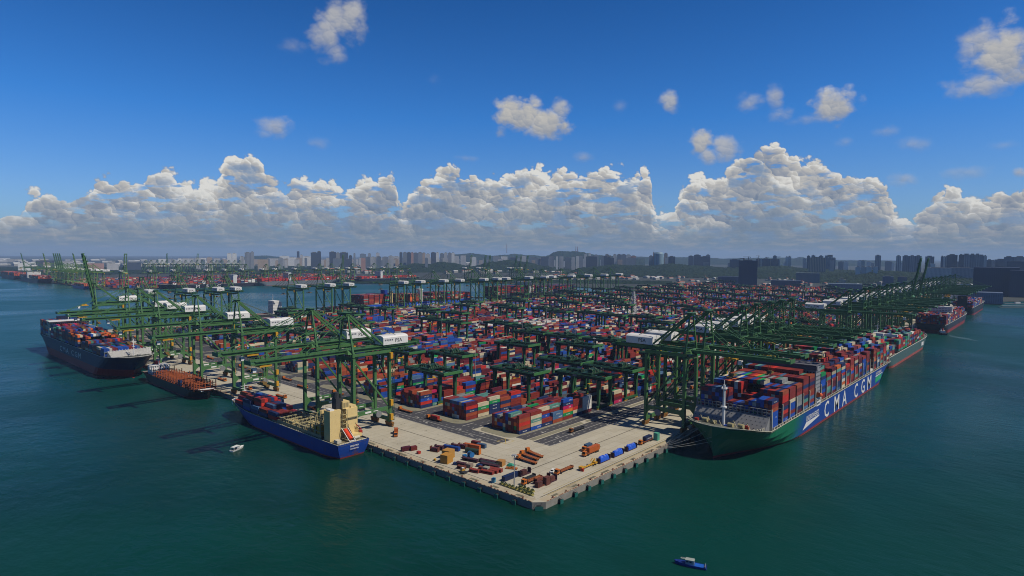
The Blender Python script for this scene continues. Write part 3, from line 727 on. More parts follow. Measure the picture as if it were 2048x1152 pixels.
HAND = {  # (block, bay): colours bottom to top of the row facing the right quay, with optional writing
 (0,0): [('navy blue','CMA CGM'),('rust red',None),('bright red',None),('rust red',None),('brick red',None)],
 (0,1): [('deep blue','COSCO'),('cream',None),('teal','CHINA SHIPPING'),('cream',None),('brick red',None)],
 (0,2): [('navy blue','CMA CGM'),('brick red',None)],
 (0,3): [('rust red',None),('steel blue','HANJIN'),('steel blue','CMA CGM')],
 (0,4): [('brick red',None),('green','EVERGREEN'),('orange',None),('magenta','ONE'),('navy blue','CMA CGM'),('deep blue','COSCO')],
 (0,5): [('navy blue',None),('cream',None),('bright red',None),('brick red',None),('brick red',None)],
 (0,6): [('dark maroon',None),('white',None),('white',None),('white',None),('white',None)],
 (0,7): [('magenta','ONE'),('dark maroon',None),('brick red',None),('cream',None)],
 (1,0): [('brick red',None),('rust red',None),('navy blue','CMA CGM'),('bright red',None),('dark maroon',None)],
 (1,1): [('cream',None),('rust red',None),('green','EVERGREEN'),('cream',None)],
 (1,2): [('navy blue',None),('navy blue','CMA CGM'),('navy blue','CMA CGM'),('green','EVERGREEN'),('cream','MSC')],
 (1,3): [('navy blue','CMA CGM'),('rust red',None),('navy blue',None),('rust red',None)],
 (1,4): [('dark maroon',None),('brick red',None),('brick red',None),('deep blue','COSCO'),('bright red',None)],
 (1,5): [('rust red',None),('rust red',None)],
 (2,0): [('navy blue',None),('bright red',None),('deep blue','APL'),('navy blue','CMA CGM'),('rust red',None)],
 (2,1): [('teal','CHINA SHIPPING'),('deep blue','APL')],
}
HAND_H = {(0,0):[5,4,4,5,5,5,3,4,4,4],(0,1):[5,5,5,4,5,4,4,5,4,3],(0,2):[2,5,5,5,4,5,4,4,3,4],(1,0):[5,5,5,5,5,5,5,5,5,5],(1,1):[4,5,5,5,5,4,5,4,5,4],(2,0):[5,5,4,4,5,5,4,4,5,4],(0,8):[3,3,2,3,3,2,3,2,2,3],(0,9):[2]*10}
HB = {(0,2,1): [('navy blue',None),('brick red',None),('deep blue','APL'),('brick red',None),('cream',None)], (0,0,4): [('dark maroon',None)]*2+[('navy blue',None),('deep blue',None),('deep blue','APL')]}
TXTS = {'green':'EVERGREEN','magenta':'ONE','orange':'HAPAG','navy blue':'CMA CGM','deep blue':'APL','teal':'CHINA SHIPPING'}
for k in range(16):
    Y0 = 88+53.4*k
    nb = 126
    prev = 4; mode = 0
    for b in range(nb):
        X0 = 84.7+b*12.72+(33 if (k == 0 and b >= 7) else 0)+((b+k*5)//17)*10
        if k and b+k*5 and (b+k*5)%17 == 0 and b: pass
        if X0 > EQ-110: break
        if b%9 == 0: mode = rnd.choice((0,1,1,2,2,3)); bias = rnd.choice((0,0,1,2,4,4,5,7,0)) if not (k < 3 and b == 0) else 0
        nr = 10
        base = {0:3.0,1:3.8,2:4.4,3:2.4}[mode]
        if abs(Y0-508) < 60 and 480 < X0 < 600: bias = ix['white']; base = 4.6
        if abs(Y0-508) < 60 and 800 < X0 < 880: bias = ix['white']; base = 4.6
        rowb = rnd.gauss(0,.6)
        near_rtg = False
        hs = []
        for r in range(nr):
            h = int(round(base+rowb+rnd.gauss(0,.75))); h = max(0, min(5, h))
            if rnd.random() < .04: h = max(0, h-2)
            hs.append(h)
        if (k,b) in HAND: hs[0] = len(HAND[(k,b)])
        if (k,b) in HAND_H: hs = HAND_H[(k,b)][:]
        if k < 3 and b < 8: hs = [max(3,h) if i or (k,b) not in HAND else h for i,h in enumerate(hs)]
        if k == 15: hs = [min(1,h) for h in hs]
        if k == 14 and 520 < X0 < 900: hs = [min(3,h) for h in hs]
        twenty = rnd.random() < .12 and (k,b) not in HAND
        for r in range(nr):
            y = Y0+1.25+r*2.66
            for t in range(hs[r]):
                top = t == hs[r]-1
                vis = 0
                if top: vis = 1
                if r == 0 or hs[r-1] <= t: vis = 2
                if b == 0: vis = max(vis, 1.2)
                if not vis and b and not (r == nr-1) and t < 3: 
                    continue
                if (k,b) in HAND and r == 0: cn, tx = HAND[(k,b)][t]; ci = ix[cn]
                elif (k,b,r) in HB and t < len(HB[(k,b,r)]): cn, tx = HB[(k,b,r)][t]; ci = ix[cn]
                else:
                    ci = pick(bias); tx = TXTS.get(PN[ci]) if rnd.random() < .55 else None
                place = f'{TIER[t]} tier, {nth(b+1)} bay, {ORDR[r]} row, {ORDR[k]} yard block'
                z = ZD+.02+t*CH2
                if twenty:
                    for q in (-1,1):
                        add_cont(X0+6.1+q*3.07, y, z, 0, 6.05, ci if q < 0 else pick(bias), place+(' near half' if q < 0 else ' far half'), None, vis)
                else: add_cont(X0+6.1, y, z, 0, CL, ci, place, tx, vis)
def deck_cargo(side, x0, nb, pitch, y0, y1, z, hfun, nearlab, seed, gaps=(), axis=0, weights=None, indiv=False, cfun=None):
    """containers on a ship: bays along the ship, rows across it; y0 is the side that faces the camera"""
    rr = random.Random(seed)
    rows = int(abs(y1-y0)/2.55); sgn = 1 if y1 > y0 else -1
    W = weights or PW
    for b in range(nb):
        if b in gaps: continue
        x = x0+b*pitch; hh = [hfun(b, r/(rows-1), rr) for r in range(rows)]
        runc = rr.choices(range(len(PN)), W)[0]
        for r in range(rows):
            y = y0+sgn*(1.3+r*2.55)
            for t in range(hh[r]):
                top = t == hh[r]-1
                expo = 1 if top else 0
                if r == 0 or hh[r-1] <= t: expo = 2
                if b == 0 or (b-1) in gaps: expo = max(expo, 1.3)
                if not expo and (0 < r < rows-1) and not (b == nb-1): continue
                ci = cfun(b,r,t,rr) if cfun else None
                if ci is None: ci = rr.choices(range(len(PN)), W)[0] if rr.random() < .75 else runc
                tx = TXTS.get(PN[ci]) if rr.random() < .35 else None
                pl = f'{TIER[t]} tier, {nth(b+1)} bay, {nth(r+1)} row, {nearlab}'
                if axis == 0: add_cont(x, y, z+t*CH2, 0, CL, ci, pl, tx, expo, 'ship' if indiv else 'shipfar')
                else: add_cont(y, x, z+t*CH2, 1, CL, ci, pl, tx, expo, 'ship' if indiv else 'shipfar')
# ------------------------------------------------------------------ ships
def hull(parent, L, B, D, bow, stern, mats, boot=2.4, sheer=3.0, rake=8.0, full=.96, levels=None, bulb=False, stern_rake=10.0, low=-2.5, name='hull', wl=1.55, nar=.75):
    """x=0 bow tip at deck, x=L stern, y=0 centre line. mats: [side, boot top]"""
    boot += WZ
    zs = sorted(set([low, 0.0, boot, boot+.01, D*.45, D*.7, D])); N = 40
    ts = [0,.004,.012,.025,.04,.06,.08,.10,.13,.16,.19,.22,.26,.30]+[.30+.5*i/12 for i in range(1,13)]+[.83,.86,.88,.90,.92,.94,.955,.97,.98,.99,1.0]
    def half(t, s):          # t along, s height fraction 0..1
        b = bow/L; st = stern/L
        fw = min(1, t/(b*(wl-(wl-.8)*s**.8)))
        hb = math.sin(fw*math.pi/2)**(1.25-.85*s)
        if t > 1-st:
            q = (t-(1-st))/st; hb *= 1-(1-full)*q-(1-s)**1.5*nar*q**2.0
        return hb*B/2
    def zdeck(t):
        q = max(0, 1-t/(bow/L*1.1)); return D+sheer*min(1,q*1.25)
    mb = MB(); rows = []
    for z in zs:
        s = max(0, min(1, z/D)); row = []
        for t in ts:
            x0 = rake*(1-s)**.8; x1 = L-stern_rake*(1-s)**1.3
            zz = z if z < D*.45 else z+(zdeck(t)-D)*(z-D*.45)/(D*.55)
            row.append((x0+(x1-x0)*t, half(t, s), zz))
        rows.append(row)
    for sg in (-1, 1):
        o = len(mb.v); n = len(ts)
        for row in rows: mb.v += [(x, sg*h, z) for x,h,z in row]
        for i in range(len(zs)-1):
            for j in range(n-1):
                q = (o+i*n+j, o+i*n+j+1, o+(i+1)*n+j+1, o+(i+1)*n+j)
                mb.f.append(q if sg < 0 else q[::-1]); mb.m.append(1 if zs[i] < boot-.001 else 0)
    n = len(ts)
    for i in range(len(zs)-1):   # transom
        a, b = rows[i][-1], rows[i+1][-1]
        mb.add([(a[0],-a[1],a[2]),(a[0],a[1],a[2]),(b[0],b[1],b[2]),(b[0],-b[1],b[2])], [(0,1,2,3)], 1 if zs[i] < boot-.001 else 0)
    if bulb: mb.cyl((rake+8,0,-1.0),(rake-6,0,-.2),2.6,10,1,1.4)
    h = mb.build(name, mats, parent)
    dk = MB(); top = rows[-1]
    vs = [(x,-h_,z-.9) for x,h_,z in top]+[(x,h_,z-.9) for x,h_,z in top]
    dk.add(vs, [(j,j+1,n+j+1,n+j) for j in range(n-1)])
    d = dk.build('deck', mats[2], parent)
    rl = MB()
    for sg in (-1,1):
        for j in range(n-1):
            a, b = top[j], top[j+1]; rl.bar((a[0],sg*a[1],a[2]),(b[0],sg*b[1],b[2]),.3,.3)
    rl.build('bulwark_rail', mats[3] if len(mats) > 3 else WHITE, parent)
    return h
def paint(name, c, rust=.12): return mat(name, c, .45, var=.12, scale=.05, rust=rust, streak=.45)
BOOT = paint('boot_topping_red', (.30,.035,.03)); 
DECKR = mat('deck_red_brown', (.16,.05,.035), .8, var=.3); DECKG = mat('deck_grey_green', (.16,.17,.14), .8, var=.3); BULW = mat('bulwark_cream', (.60,.56,.44), .6)
def house(parent, x0, x1, hw, z0, z1, m, wing=None, floors=3.0, faces=(-1,1)):
    """superstructure with window bands"""
    mb = MB(); mb.box(x0,x1,-hw,hw,z0,z1)
    if wing: mb.box(x0+1,x0+5,-wing,wing,z1-3.2,z1-.3)
    mb.box(x0-.4,x1+.4,-hw-.4,hw+.4,z1,z1+.25)
    hs = mb.build('superstructure', m, parent)
    w = MB(); z = z0+1.3
    while z < z1-1.5:
        n = int(hw*2/2.2)
        for i in range(n):
            y = -hw+1.0+i*2.2
            for xx in (x0-.05, x1+.02): w.box(xx,xx+.03,y,y+1.1,z,z+1.1)
        i = 0
        while x0+1+i*2.4 < x1-1:
            for yy in (-hw-.05, hw+.02): w.box(x0+1+i*2.4,x0+2+i*2.4,yy,yy+.03,z,z+1.1)
            i += 1
        z += floors
    w.build('window', GLASS, hs)
    return hs
def mast(parent, x, z0, z1, m=WHITE, arms=True, y=0, name='mast', r=.45):
    mb = MB(); mb.cyl((x,y,z0),(x,y,z1),r,8,0,r*.6)
    if arms:
        for q in (.7,.85): mb.box(x-.15,x+.15,y-3,y+3,z0+(z1-z0)*q,z0+(z1-z0)*q+.3)
        mb.box(x-1.2,x+1.2,y-1.2,y+1.2,z0+(z1-z0)*.55,z0+(z1-z0)*.55+.15)
    return mb.build(name, m, parent)
def ship(loc, rz, label): 
    r = empty('container_ship', loc, rz); tag(r, label, 'ship', None); return r

# --- the very large ship on the right quay -------------------------------------------------
def big_hull_mat():
    m = bpy.data.materials.new('green_to_blue_hull'); m.use_nodes = True; nt = m.node_tree; E.tree = nt
    b = nt.nodes['Principled BSDF']; b.inputs['Roughness'].default_value = .42
    tc = nt.nodes.new('ShaderNodeTexCoord'); sp_ = nt.nodes.new('ShaderNodeSeparateXYZ'); nt.links.new(tc.outputs['Object'], sp_.inputs[0])
    X = E(sp_.outputs[0]); v = tc.outputs['Object']
    f = smooth(X+(noise(v, .9, 2, .5)-.5)*34+E(sp_.outputs[2])*(-.8), 62, 100)
    c = mixc(f, (.003,.105,.042), (.007,.036,.215))
    mp = nt.nodes.new('ShaderNodeMapping'); nt.links.new(v, mp.inputs[0]); mp.inputs['Scale'].default_value = (.5,.5,.03)
    c = mixc(smooth(noise(mp.outputs[0], 1.0, 5, .7), .54, .74)*.30, c, (.02,.035,.05))
    c = mixc(smooth(noise(mp.outputs[0], 2.6, 4, .65), .64, .76)*.25, c, (.12,.06,.035))
    seam = E.m('MAXIMUM', E.m('LESS_THAN', E.m('FRACT', X/11.0), .03), E.m('LESS_THAN', E.m('FRACT', E(sp_.outputs[2])/3.3), .04))
    c = mixc(seam*.14, c, (.005,.01,.03))
    nt.links.new(c, b.inputs['Base Color']); return m
S = ship((136, -29.2, 0), 0, 'huge container ship with green bow and blue hull moored at the right quay')
BX, BY = 136, -29.2
hull(S, 400, 52.0, 17.0, 30, 40, [big_hull_mat(), BOOT, DECKG, BULW], boot=1.6, sheer=5.4, rake=3.0, full=.97, stern_rake=26, wl=3.6)
# lettering on both sides of the hull
for sg in (-1, 1):
    yy = sg*26.02; ux = (1,0,0) if sg < 0 else (-1,0,0)
    def word(t, size, x0, x1, z, nm='lettering'):
        mb = MB(); w = max(v[0] for v in text_verts(t, size)[0]); k = (x1-x0)/w
        add_text(mb, t, size, (x0 if sg < 0 else x1, yy, z), ux, (0,0,1), wide=k, off=.06); return mb.build(nm, WHITE, S)
    for ch, x0, x1 in zip('CMACGM', (149,176,202,241,266,289), (162,192,216,254,280,306)): word(ch, 18.0, x0, x1, 2.9)
    word('LNGPOWERED', 5.4, 104, 135, 9.4); word('LNGPOWERED', 3.6, 325, 350, 12.2)
    def quad(nm, m, q):
        mb = MB(); mb.add([(x,yy+sg*.06,z) for x,z in q], [(0,1,2,3)] if sg > 0 else [(3,2,1,0)]); mb.build(nm, m, S)
    quad('white_stripe', WHITE, ((104,8.8),(136,8.8),(136,7.7),(96,4.3))); quad('white_stripe', WHITE, ((324,11.4),(356,11.4),(356,10.8),(324,10.2)))
    quad('green_stripe', mat('stripe_green', (.03,.42,.16), .5), ((324,9.6),(352,10.4),(348,5.8),(324,4.6)))
# breakwater, forward mast, mooring gear
BWM = mat('breakwater_grey', (.27,.27,.27), .6, var=.08)
mb = MB(); mb.add([(23.5,-24.5,17.5),(23.5,24.5,17.5),(31,25,26.5),(31,-25,26.5)], [(0,3,2,1)]); 
for sg in (-1,1): mb.add([(23.5,sg*24.5,17.5),(31,sg*25,26.5),(31,sg*25,17.5)], [(0,1,2)])
mb.box(30.6,31.2,-25,25,16.6,26.4); mb.build('breakwater', BWM, S)
mb = MB()
for i in range(16):
    for j in range(4): x = 23.5+7.5*(j+.7)/4.5; z = 17.5+9*(j+.7)/4.5; mb.add([(x-.22,-23.5+i*3.0+(j%2)*1.5,z+.03),(x-.22,-22.9+i*3.0+(j%2)*1.5,z+.03),(x+.16,-22.9+i*3.0+(j%2)*1.5,z+.49),(x+.16,-23.5+i*3.0+(j%2)*1.5,z+.49)],[(0,3,2,1)])
mb.build('breakwater_holes', DARK, S)
mb = MB()
for j in range(19): mb.box(32.0,32.4,-25.2+j*2.8-.22,-25.2+j*2.8+.22,17,30.6)
for zz in (26.6,28.6,30.4): mb.box(31.9,32.5,-25.4,25.4,zz,zz+.35)
mb.build('front_lashing_bridge', BWM, S)
mb = MB(); mb.cyl((18,0,19.5),(18,0,46),1.0,12,0,.75); mb.cyl((18,0,31),(18,0,31.8),2.0,12); mb.box(16.6,19.4,-1.6,1.6,43.3,43.5); mb.box(17.8,18.2,-.2,.2,46,49)
for y in (-1.5,1.5): mb.box(16.6,19.4,y-.05,y+.05,43.5,44.6)
mb.build('foremast', WHITE, S)
for y in (-12,-6,6,12):
    MB().cyl((13+abs(y)*.3,y-1.6,21.4),(13+abs(y)*.3,y+1.6,21.4),1.3,10).box(14.2+abs(y)*.3,17+abs(y)*.3,y-1,y+1,19.2,21.4).build('windlass', CREAMG, S)
for i in range(12):
    t = i/11; h = 5+19.5*math.sin(min(1,t*1.15)*math.pi/2)
    for sg in (-1,1): MB().box(3.5+t*19,4.4+t*19,sg*h-.4,sg*h+.4,19.6,21.2).build('bitt', BULW, S)
for (x,y,z) in ((19,9,19),(20,-8,19),(21,15,18.6),(20,-17,18.6),(12,3,20),(9,-3,20.5)):
    MB().bar((x,y,z),(x+2,y+3,z+3.4),.28).bar((x+2,y+3,z+3.4),(x+1,y+6,z),.28).build('davit', CREAMG, S)
for (x,y,m_) in ((21,11,REDP),(22,-14,REDP),(10,7,YEL),(15,-3,LBLUE),(19,19,REDP)): MB().box(x-1,x+1,y-1.2,y+1.2,18.6,20.6).build('deck_locker', m_, S)
# lashing bridges with cream posts
PX = [33.4]+[53.4+14.6*i for i in range(24)]
for i, x in enumerate(PX):
    mb = MB(); mb.box(x-.5,x+.5,-25.0,25.0,17.0,17.5)
    for zz in (20.0,22.6,25.2,27.8): mb.box(x-.45,x+.45,-25,25,zz,zz+.22)
    for j in range(19): mb.box(x-.35,x+.35,-25.0+j*2.78-.2,-25.0+j*2.78+.2,17,28)
    mb.build('lashing_bridge', GREY, S)
    for sg in (-1,1): MB().box(x-.42,x+.42,sg*25.6-.3,sg*25.6+.3,16.2,31.0).build('lashing_post', BULW, S)
mb = MB()
for i in range(92):
    for sg in (-1,1): mb.box(36+i*3.8,36.3+i*3.8,sg*25.9-.1,sg*25.9+.1,16.0,18.8)
for sg in (-1,1): mb.box(36,386,sg*25.9-.08,sg*25.9+.08,18.7,18.9)
for i in range(60): mb.box(38+i*5.7,40+i*5.7,-25.4,-24.6,16.1,18.0)
mb.build('side_railing', BULW, S)
hs = house(S, 126.5, 138.5, 25.4, 16.1, 47.0, mat('bridge_grey', (.30,.31,.34), .6), wing=26.2)
mb = MB(); mb.box(124,141,-26.2,26.2,47.3,47.9); mb.box(125,127,-26.3,26.3,44.0,47.2); mb.build('bridge_roof', mat('roof_grey', (.13,.13,.155), .7), hs)
MB().cyl((129,-26.6,25.2),(136,-26.6,23.8),1.9,10,0,1.5).build('lifeboat', mat('lifeboat_orange', (.85,.14,.02), .4), S)
bh = MB().box(127.5,137.5,-26.3,-25.5,16.2,22.6).build('boarding_house', WHITE, S); w = MB()
for q in range(3):
    for z in (17.4,20.0): w.box(128.5+q*3,130.1+q*3,-26.4,-26.32,z,z+1.4)
w.build('window', GLASS, bh)
mast(S, 130, 47.9, 58, WHITE)
MB().box(305,314,-9,9,17,43).box(306,313,-7,7,43,48).build('funnel', mat('funnel_navy', (.012,.02,.06), .5), S)
MB().box(303,315,-25.2,25.2,16.1,20).build('aft_house', WHITE, S)
def bigh(b, u, rr):
    if b == 0: return 8 if (u > .66) else (7 if u < .18 else (6 if u < .38 else 5))
    if b == 1: return 8 if u < .3 else (9 if u > .6 else 6)
    if b == 2: return 9 if u > .35 else 8
    if b == 3: return 8 if u < .08 else (9 if u > .2 else 8)
    if b == 4: return 9
    if b == 5: return 10 if u > .12 else 9
    base = 9+(1 if b % 3 else 0)
    if u < .06: base = 8 if b%4 else 7
    elif u < .16: base = 9
    return base+(1 if u > .25 and b > 9 else 0)-(1 if rr.random() < .10 else 0)
def bigc(b, r, t, rr):
    if b == 0:
        q = rr.random()
        return ix['navy blue'] if q < .33 else ix['deep blue'] if q < .6 else None
    return None
SW = [30,9,14,6,14,8,7,9,3,4,4,1.5,.6,3]
deck_cargo('r', BX+33.9+6.4, 1, 14.6, BY-25.2, BY+25.2, 18.2, bigh, 'blue hulled ship bow bay', 11, indiv=True, cfun=bigc, weights=SW)
deck_cargo('r', BX+53.9+6.4, 23, 14.6, BY-25.2, BY+25.2, 18.2, lambda b,u,rr: bigh(b+1,u,rr), 'blue hulled ship', 12, gaps=(5,17), indiv=True, weights=SW)
# mooring lines to the quay
ml = MB()
for (a, b) in (((150,-6,20.5),(134,1.2,5)),((143,-14,20),(132,1.2,5)),((140,-20,19.5),(128,1.0,5)),((141,-36,18.5),(122,1.0,5)),((148,-46,18.5),(119,1,5)),((139.5,-27,19.5),(125,1,5))):
    pr = None
    for i in range(13):
        t = i/12; p = Vector(a).lerp(Vector(b), t); p.z -= math.sin(t*math.pi)*1.6
        if pr is not None: ml.cyl(pr, p, .11, 5)
        pr = p
tag(ml.build('mooring_lines', mat('rope', (.45,.44,.38), .8)), 'pale ropes running from the green bow down to the quay edge', 'rope', kind='stuff')

# --- other ships on the right quay
S2 = ship((858,-25,0), math.pi, 'grey green ship with red waterline moored ahead of the huge blue ship')
GH = paint('grey_green_hull', (.075,.14,.13)); hull(S2, 300, 43, 15, 45, 30, [GH, paint('boot_pink', (.42,.09,.06)), DECKG], boot=2.8, rake=7)
hs = house(S2, 240, 248, 7, 14.5, 38, WHITE, wing=21.4); mast(S2, 243, 38, 48)
mb = MB(); mb.box(60,76,21.52,21.58,6.5,11.5); mb.build('name_panel', WHITE, S2); mast(S2, 12, 17, 30)
deck_cargo('r', 858-58, 13, -14.0, -46, -4, 16.5, lambda b,u,rr: (3 if b < 2 else 5)+rr.choice((0,0,1)), 'grey green ship', 21, weights=[10,5,8,4,6,3,3,2,1,8,6,1,0,4])
deck_cargo('r', 858-262, 2, -14.0, -46, -4, 16.5, lambda b,u,rr: 4, 'grey green ship stern', 22, weights=[10,5,8,4,6,3,3,2,1,8,6,1,0,4])
S3 = ship((1345,-24,0), math.pi, 'dark ship with red lower hull and tall cargo beyond the grey green ship')
hull(S3, 330, 45, 16, 50, 30, [paint('slate_hull', (.03,.035,.05)), BOOT, DECKG], boot=5.5, rake=7)
house(S3, 240, 252, 21, 15.5, 42, WHITE, wing=22.4)
deck_cargo('r', 1022, 18, 14.2, -46.2, -2, 17.0, lambda b,u,rr: 6+rr.choice((-1,0,0)) if b != 4 else 5, 'dark far ship', 23, weights=[20,6,14,5,12,4,3,3,1,1,2,1,0,3])
S4 = ship((1760,-22,0), math.pi, 'far dark hulled ship near the end of the right quay')
hull(S4, 300, 40, 18, 50, 30, [paint('black_hull', (.02,.022,.03)), BOOT, DECKG], boot=3, rake=7)
deck_cargo('r', 1475, 15, 14.2, -41, -3, 18.5, lambda b,u,rr: 4+rr.choice((0,1)), 'end of quay ship', 24, weights=[14,6,10,6,10,8,4,3,1,1,2,1,0,3])
mb = MB(); mb.box(286,293,-9,9,17,44); mb.build('funnel', DARK, S4)

# --- blue feeder at the near end of the left quay ------------------------------------------
F = ship((-14.5,303,0), -math.pi/2, 'blue coaster with cream superstructure and half empty deck at the left quay')
BLUEH = paint('royal_blue_hull', (.011,.060,.33), .18)
hull(F, 162, 24, 10.5, 36, 18, [BLUEH, BOOT, mat('deck_dirty_cream', (.26,.23,.14), .8, var=.3), BULW], boot=.9, sheer=3.5, rake=7, full=.97, stern_rake=2.5, nar=.28)
mb = MB(); mb.cyl((4,0,12),(4,0,13.5),.5,8); mb.add([(0,-1,14),(6,-9,14.3),(14,-11.5,13.8),(14,-11.5,11),(6,-9,11),(0,-1,11)],[(0,1,4,5),(1,2,3,4)]); mb.add([(0,1,14),(6,9,14.3),(14,11.5,13.8),(14,11.5,11),(6,9,11),(0,1,11)],[(0,5,4,1),(1,4,3,2)]); mb.build('bow_bulwark', WHITE, F)
mast(F, 9, 13, 26)
# house: two cream blocks with a dark casing between them (local +y is the quay side)
mb = MB(); mb.box(143,150,-9.8,-1.6,10,29.5); mb.box(141,150,2.2,10.8,10,29.3)
mb.box(143,146,-1.6,2.2,10,28.5); mb.box(139.5,141,-11,11,25.5,29); mb.box(141,149,.2,5.4,29.3,34.0); mb.box(143.5,149.5,6,10.2,29.3,30.6)
mb.build('superstructure', CREAM, F)
w = MB()
w.box(139.42,139.48,-10.6,10.6,26.9,28.4); w.box(149.02,149.08,.8,2.4,30.2,33.2); w.box(149.02,149.08,3.0,4.6,30.2,33.2)
for z in (14,18,22): w.box(150.02,150.07,3.4,4.2,z,z+.9); w.box(150.02,150.07,9,9.8,z,z+.9)
w.build('window', mat('louvre_ochre', (.36,.29,.14), .6), F)
mb = MB(); mb.box(142.5,147.5,-3.6,1.6,29.0,36.5); mb.cyl((145,-2,36.5),(145,-2,40.2),2.0,12,0,1.8); mb.cyl((146,.6,36.5),(146,.6,39),.8,8); mb.build('funnel', DARK, F)
mb = MB(); mb.box(142.9,143.1,-9.7,-9.5,29,33); mb.box(144,149,-9,-6,29.5,30.4); mb.box(142,143,3,9,29.3,31); mb.build('roof_gear', WHITE, F)
mb = MB()
for z in range(11,29,3): mb.box(150.05,151.6,-1.4,2.0,z,z+.15); mb.bar((150.2,-1.2,z),(151.3,1.8,z+3),.35,.1)
for y in (-1.4,2.0): mb.box(151.5,151.7,y-.1,y+.1,10,29)
mb.box(150.0,151.5,2.2,10.8,23.4,23.6)
mb.build('ladder', CREAMG, F)
mb = MB(); mb.add([(150.1,3,13.2),(150.1,10,13.2),(156,10,13.2),(156,3,13.2),(150.1,3,11.2),(150.1,10,11.2),(156,10,11.2),(156,3,11.2)],BOXF); mb.add([(150.1,3.4,13.3),(150.1,6,13.3),(150.1,3.4,18.5),(155,3.6,13.3)],[(0,1,2),(0,2,3),(1,3,2)]); mb.add([(150.1,9.8,13.3),(150.1,8.2,13.3),(150.1,9.8,17.5),(155,9.6,13.3)],[(0,1,2),(0,2,3),(1,3,2)]); mb.build('stern_platform', CREAM, F)
mb = MB(); mb.cyl((151.5,.2,16.0),(158.5,.2,11.6),1.5,10,0,1.25); mb.cyl((151.5,.2,16.0),(150.6,.2,16.5),1.5,10,0,.5); mb.build('lifeboat', mat('lifeboat_red', (.85,.06,.015), .4), F)
mb = MB()
for y in (-1.9,2.3): mb.bar((150.8,y,17.6),(160,y,10.8),.35); mb.bar((160,y,10.8),(160,y,9.6),.35)
mb.box(159.5,160.5,-2,2.4,10.6,11.0); mb.build('lifeboat_cradle', WHITE, F)
mb = MB(); mb.bar((152,9,11),(154,11,15),.5); mb.bar((154,11,15),(151,9,18),.4); mb.box(152,155,9.4,11.2,12.5,14.4); mb.build('rescue_boat_davit', REDP, F)
# cargo hatches, coamings and cell guides
mb = MB()
for i in range(8):
    x = 78+i*7.6
    for sg in (-1,1):
        mb.box(x,x+.5,sg*9.6-.3,sg*9.6+.3,10,14.2)
    mb.box(x,x+.5,-9.6,9.6,13.6,14.4)
    for j in range(6): mb.box(x,x+.35,-8+j*3.2,-7.7+j*3.2,10,13.6)
for sg in (-1,1): mb.box(74,139,sg*9.6-.35,sg*9.6+.35,10,12.2); mb.box(74,139,sg*9.6-.5,sg*9.6+.5,14.2,14.5)
for j in (-6.4,-3.2,0,3.2,6.4): mb.box(76,128,j-.15,j+.15,14.1,14.4)
mb.build('hatch_coaming', CREAMG, F)
mb = MB()
for x in (126,132,138):
    for y in (-9.6,-4.8,0,4.8,9.6): mb.box(x-.3,x+.3,y-.25,y+.25,10,24)
    for z in (14,17.5,21,24): mb.box(x-.2,x+.2,-9.8,9.8,z,z+.3)
for y in (-9.6,9.6):
    for z in (17.5,24): mb.box(126,138,y-.2,y+.2,z,z+.3)
mb.build('cell_guides', CREAMG, F)
for q in ((88,96,-6,-1,10.6,12.6),(101,109,1,8,10.6,12.2),(114,122,-7,4,10.6,12.4)): MB().box(*q).build('hatch_cover', CREAM, F)
mb = MB(); mb.box(77,139,-9.2,9.2,10.0,10.5); mb.build('hold_painted_shade', DARK, F)  # dark slab whose colour stands in for the shade inside the open hold
MB().box(133,136,-9,-5.5,10,18).build('ventilator', YEL, F); MB().box(129,131,-9.4,-6,10,17).build('ventilator', YEL, F)
mb = MB()
for i in range(54):
    for sg in (-1,1):
        if i%4 != 1: mb.box(20+i*2.4,20.2+i*2.4,sg*11.6-.1,sg*11.6+.1,9.6,11.0)
mb.box(159.5,161,-10,10,10.2,10.4)
for i in range(12): mb.box(161,161.2,-10+i*1.8,-9.8+i*1.8,9.6,11.2)
mb.box(153,157,-9,-6,10,12); mb.cyl((156,4,11),(156,8,11),1,8); mb.build('deck_railing', BULW, F)
mb = MB()
pass
for t_, z_, s_ in (('SEABORN', 7.6, 1.5), ('MONROVIA', 5.9, 1.2)):
    mb = MB(); add_text(mb, t_, s_, (161.75,-2.9,z_), (0,1,0), (0,0,1), off=.1); mb.build('lettering', WHITE, F)
def feedh(b, u, rr): return [2,3,3,3,2,1][b] - (1 if rr.random() < .3 else 0)
deck_cargo('l', 303-22, 4, -13.2, -25.4, -3.6, 11.2, lambda b,u,rr: ((4 if b < 3 else 3) if .1<u<.85 else 3)-(1 if rr.random()<.3 else 0), 'blue coaster', 31, axis=1, weights=[16,9,8,8,20,7,9,1,3,0,1,3,1,2], indiv=True)
deck_cargo('l', 303-75, 2, -13, -25, -4, 11.2, lambda b,u,rr: (2 if b == 0 else 0) if u < .45 else (1 if b == 0 else 0), 'blue coaster', 32, axis=1, weights=[8,9,1,20,10,9,3,0,1,0,0,3,0,1], indiv=True)
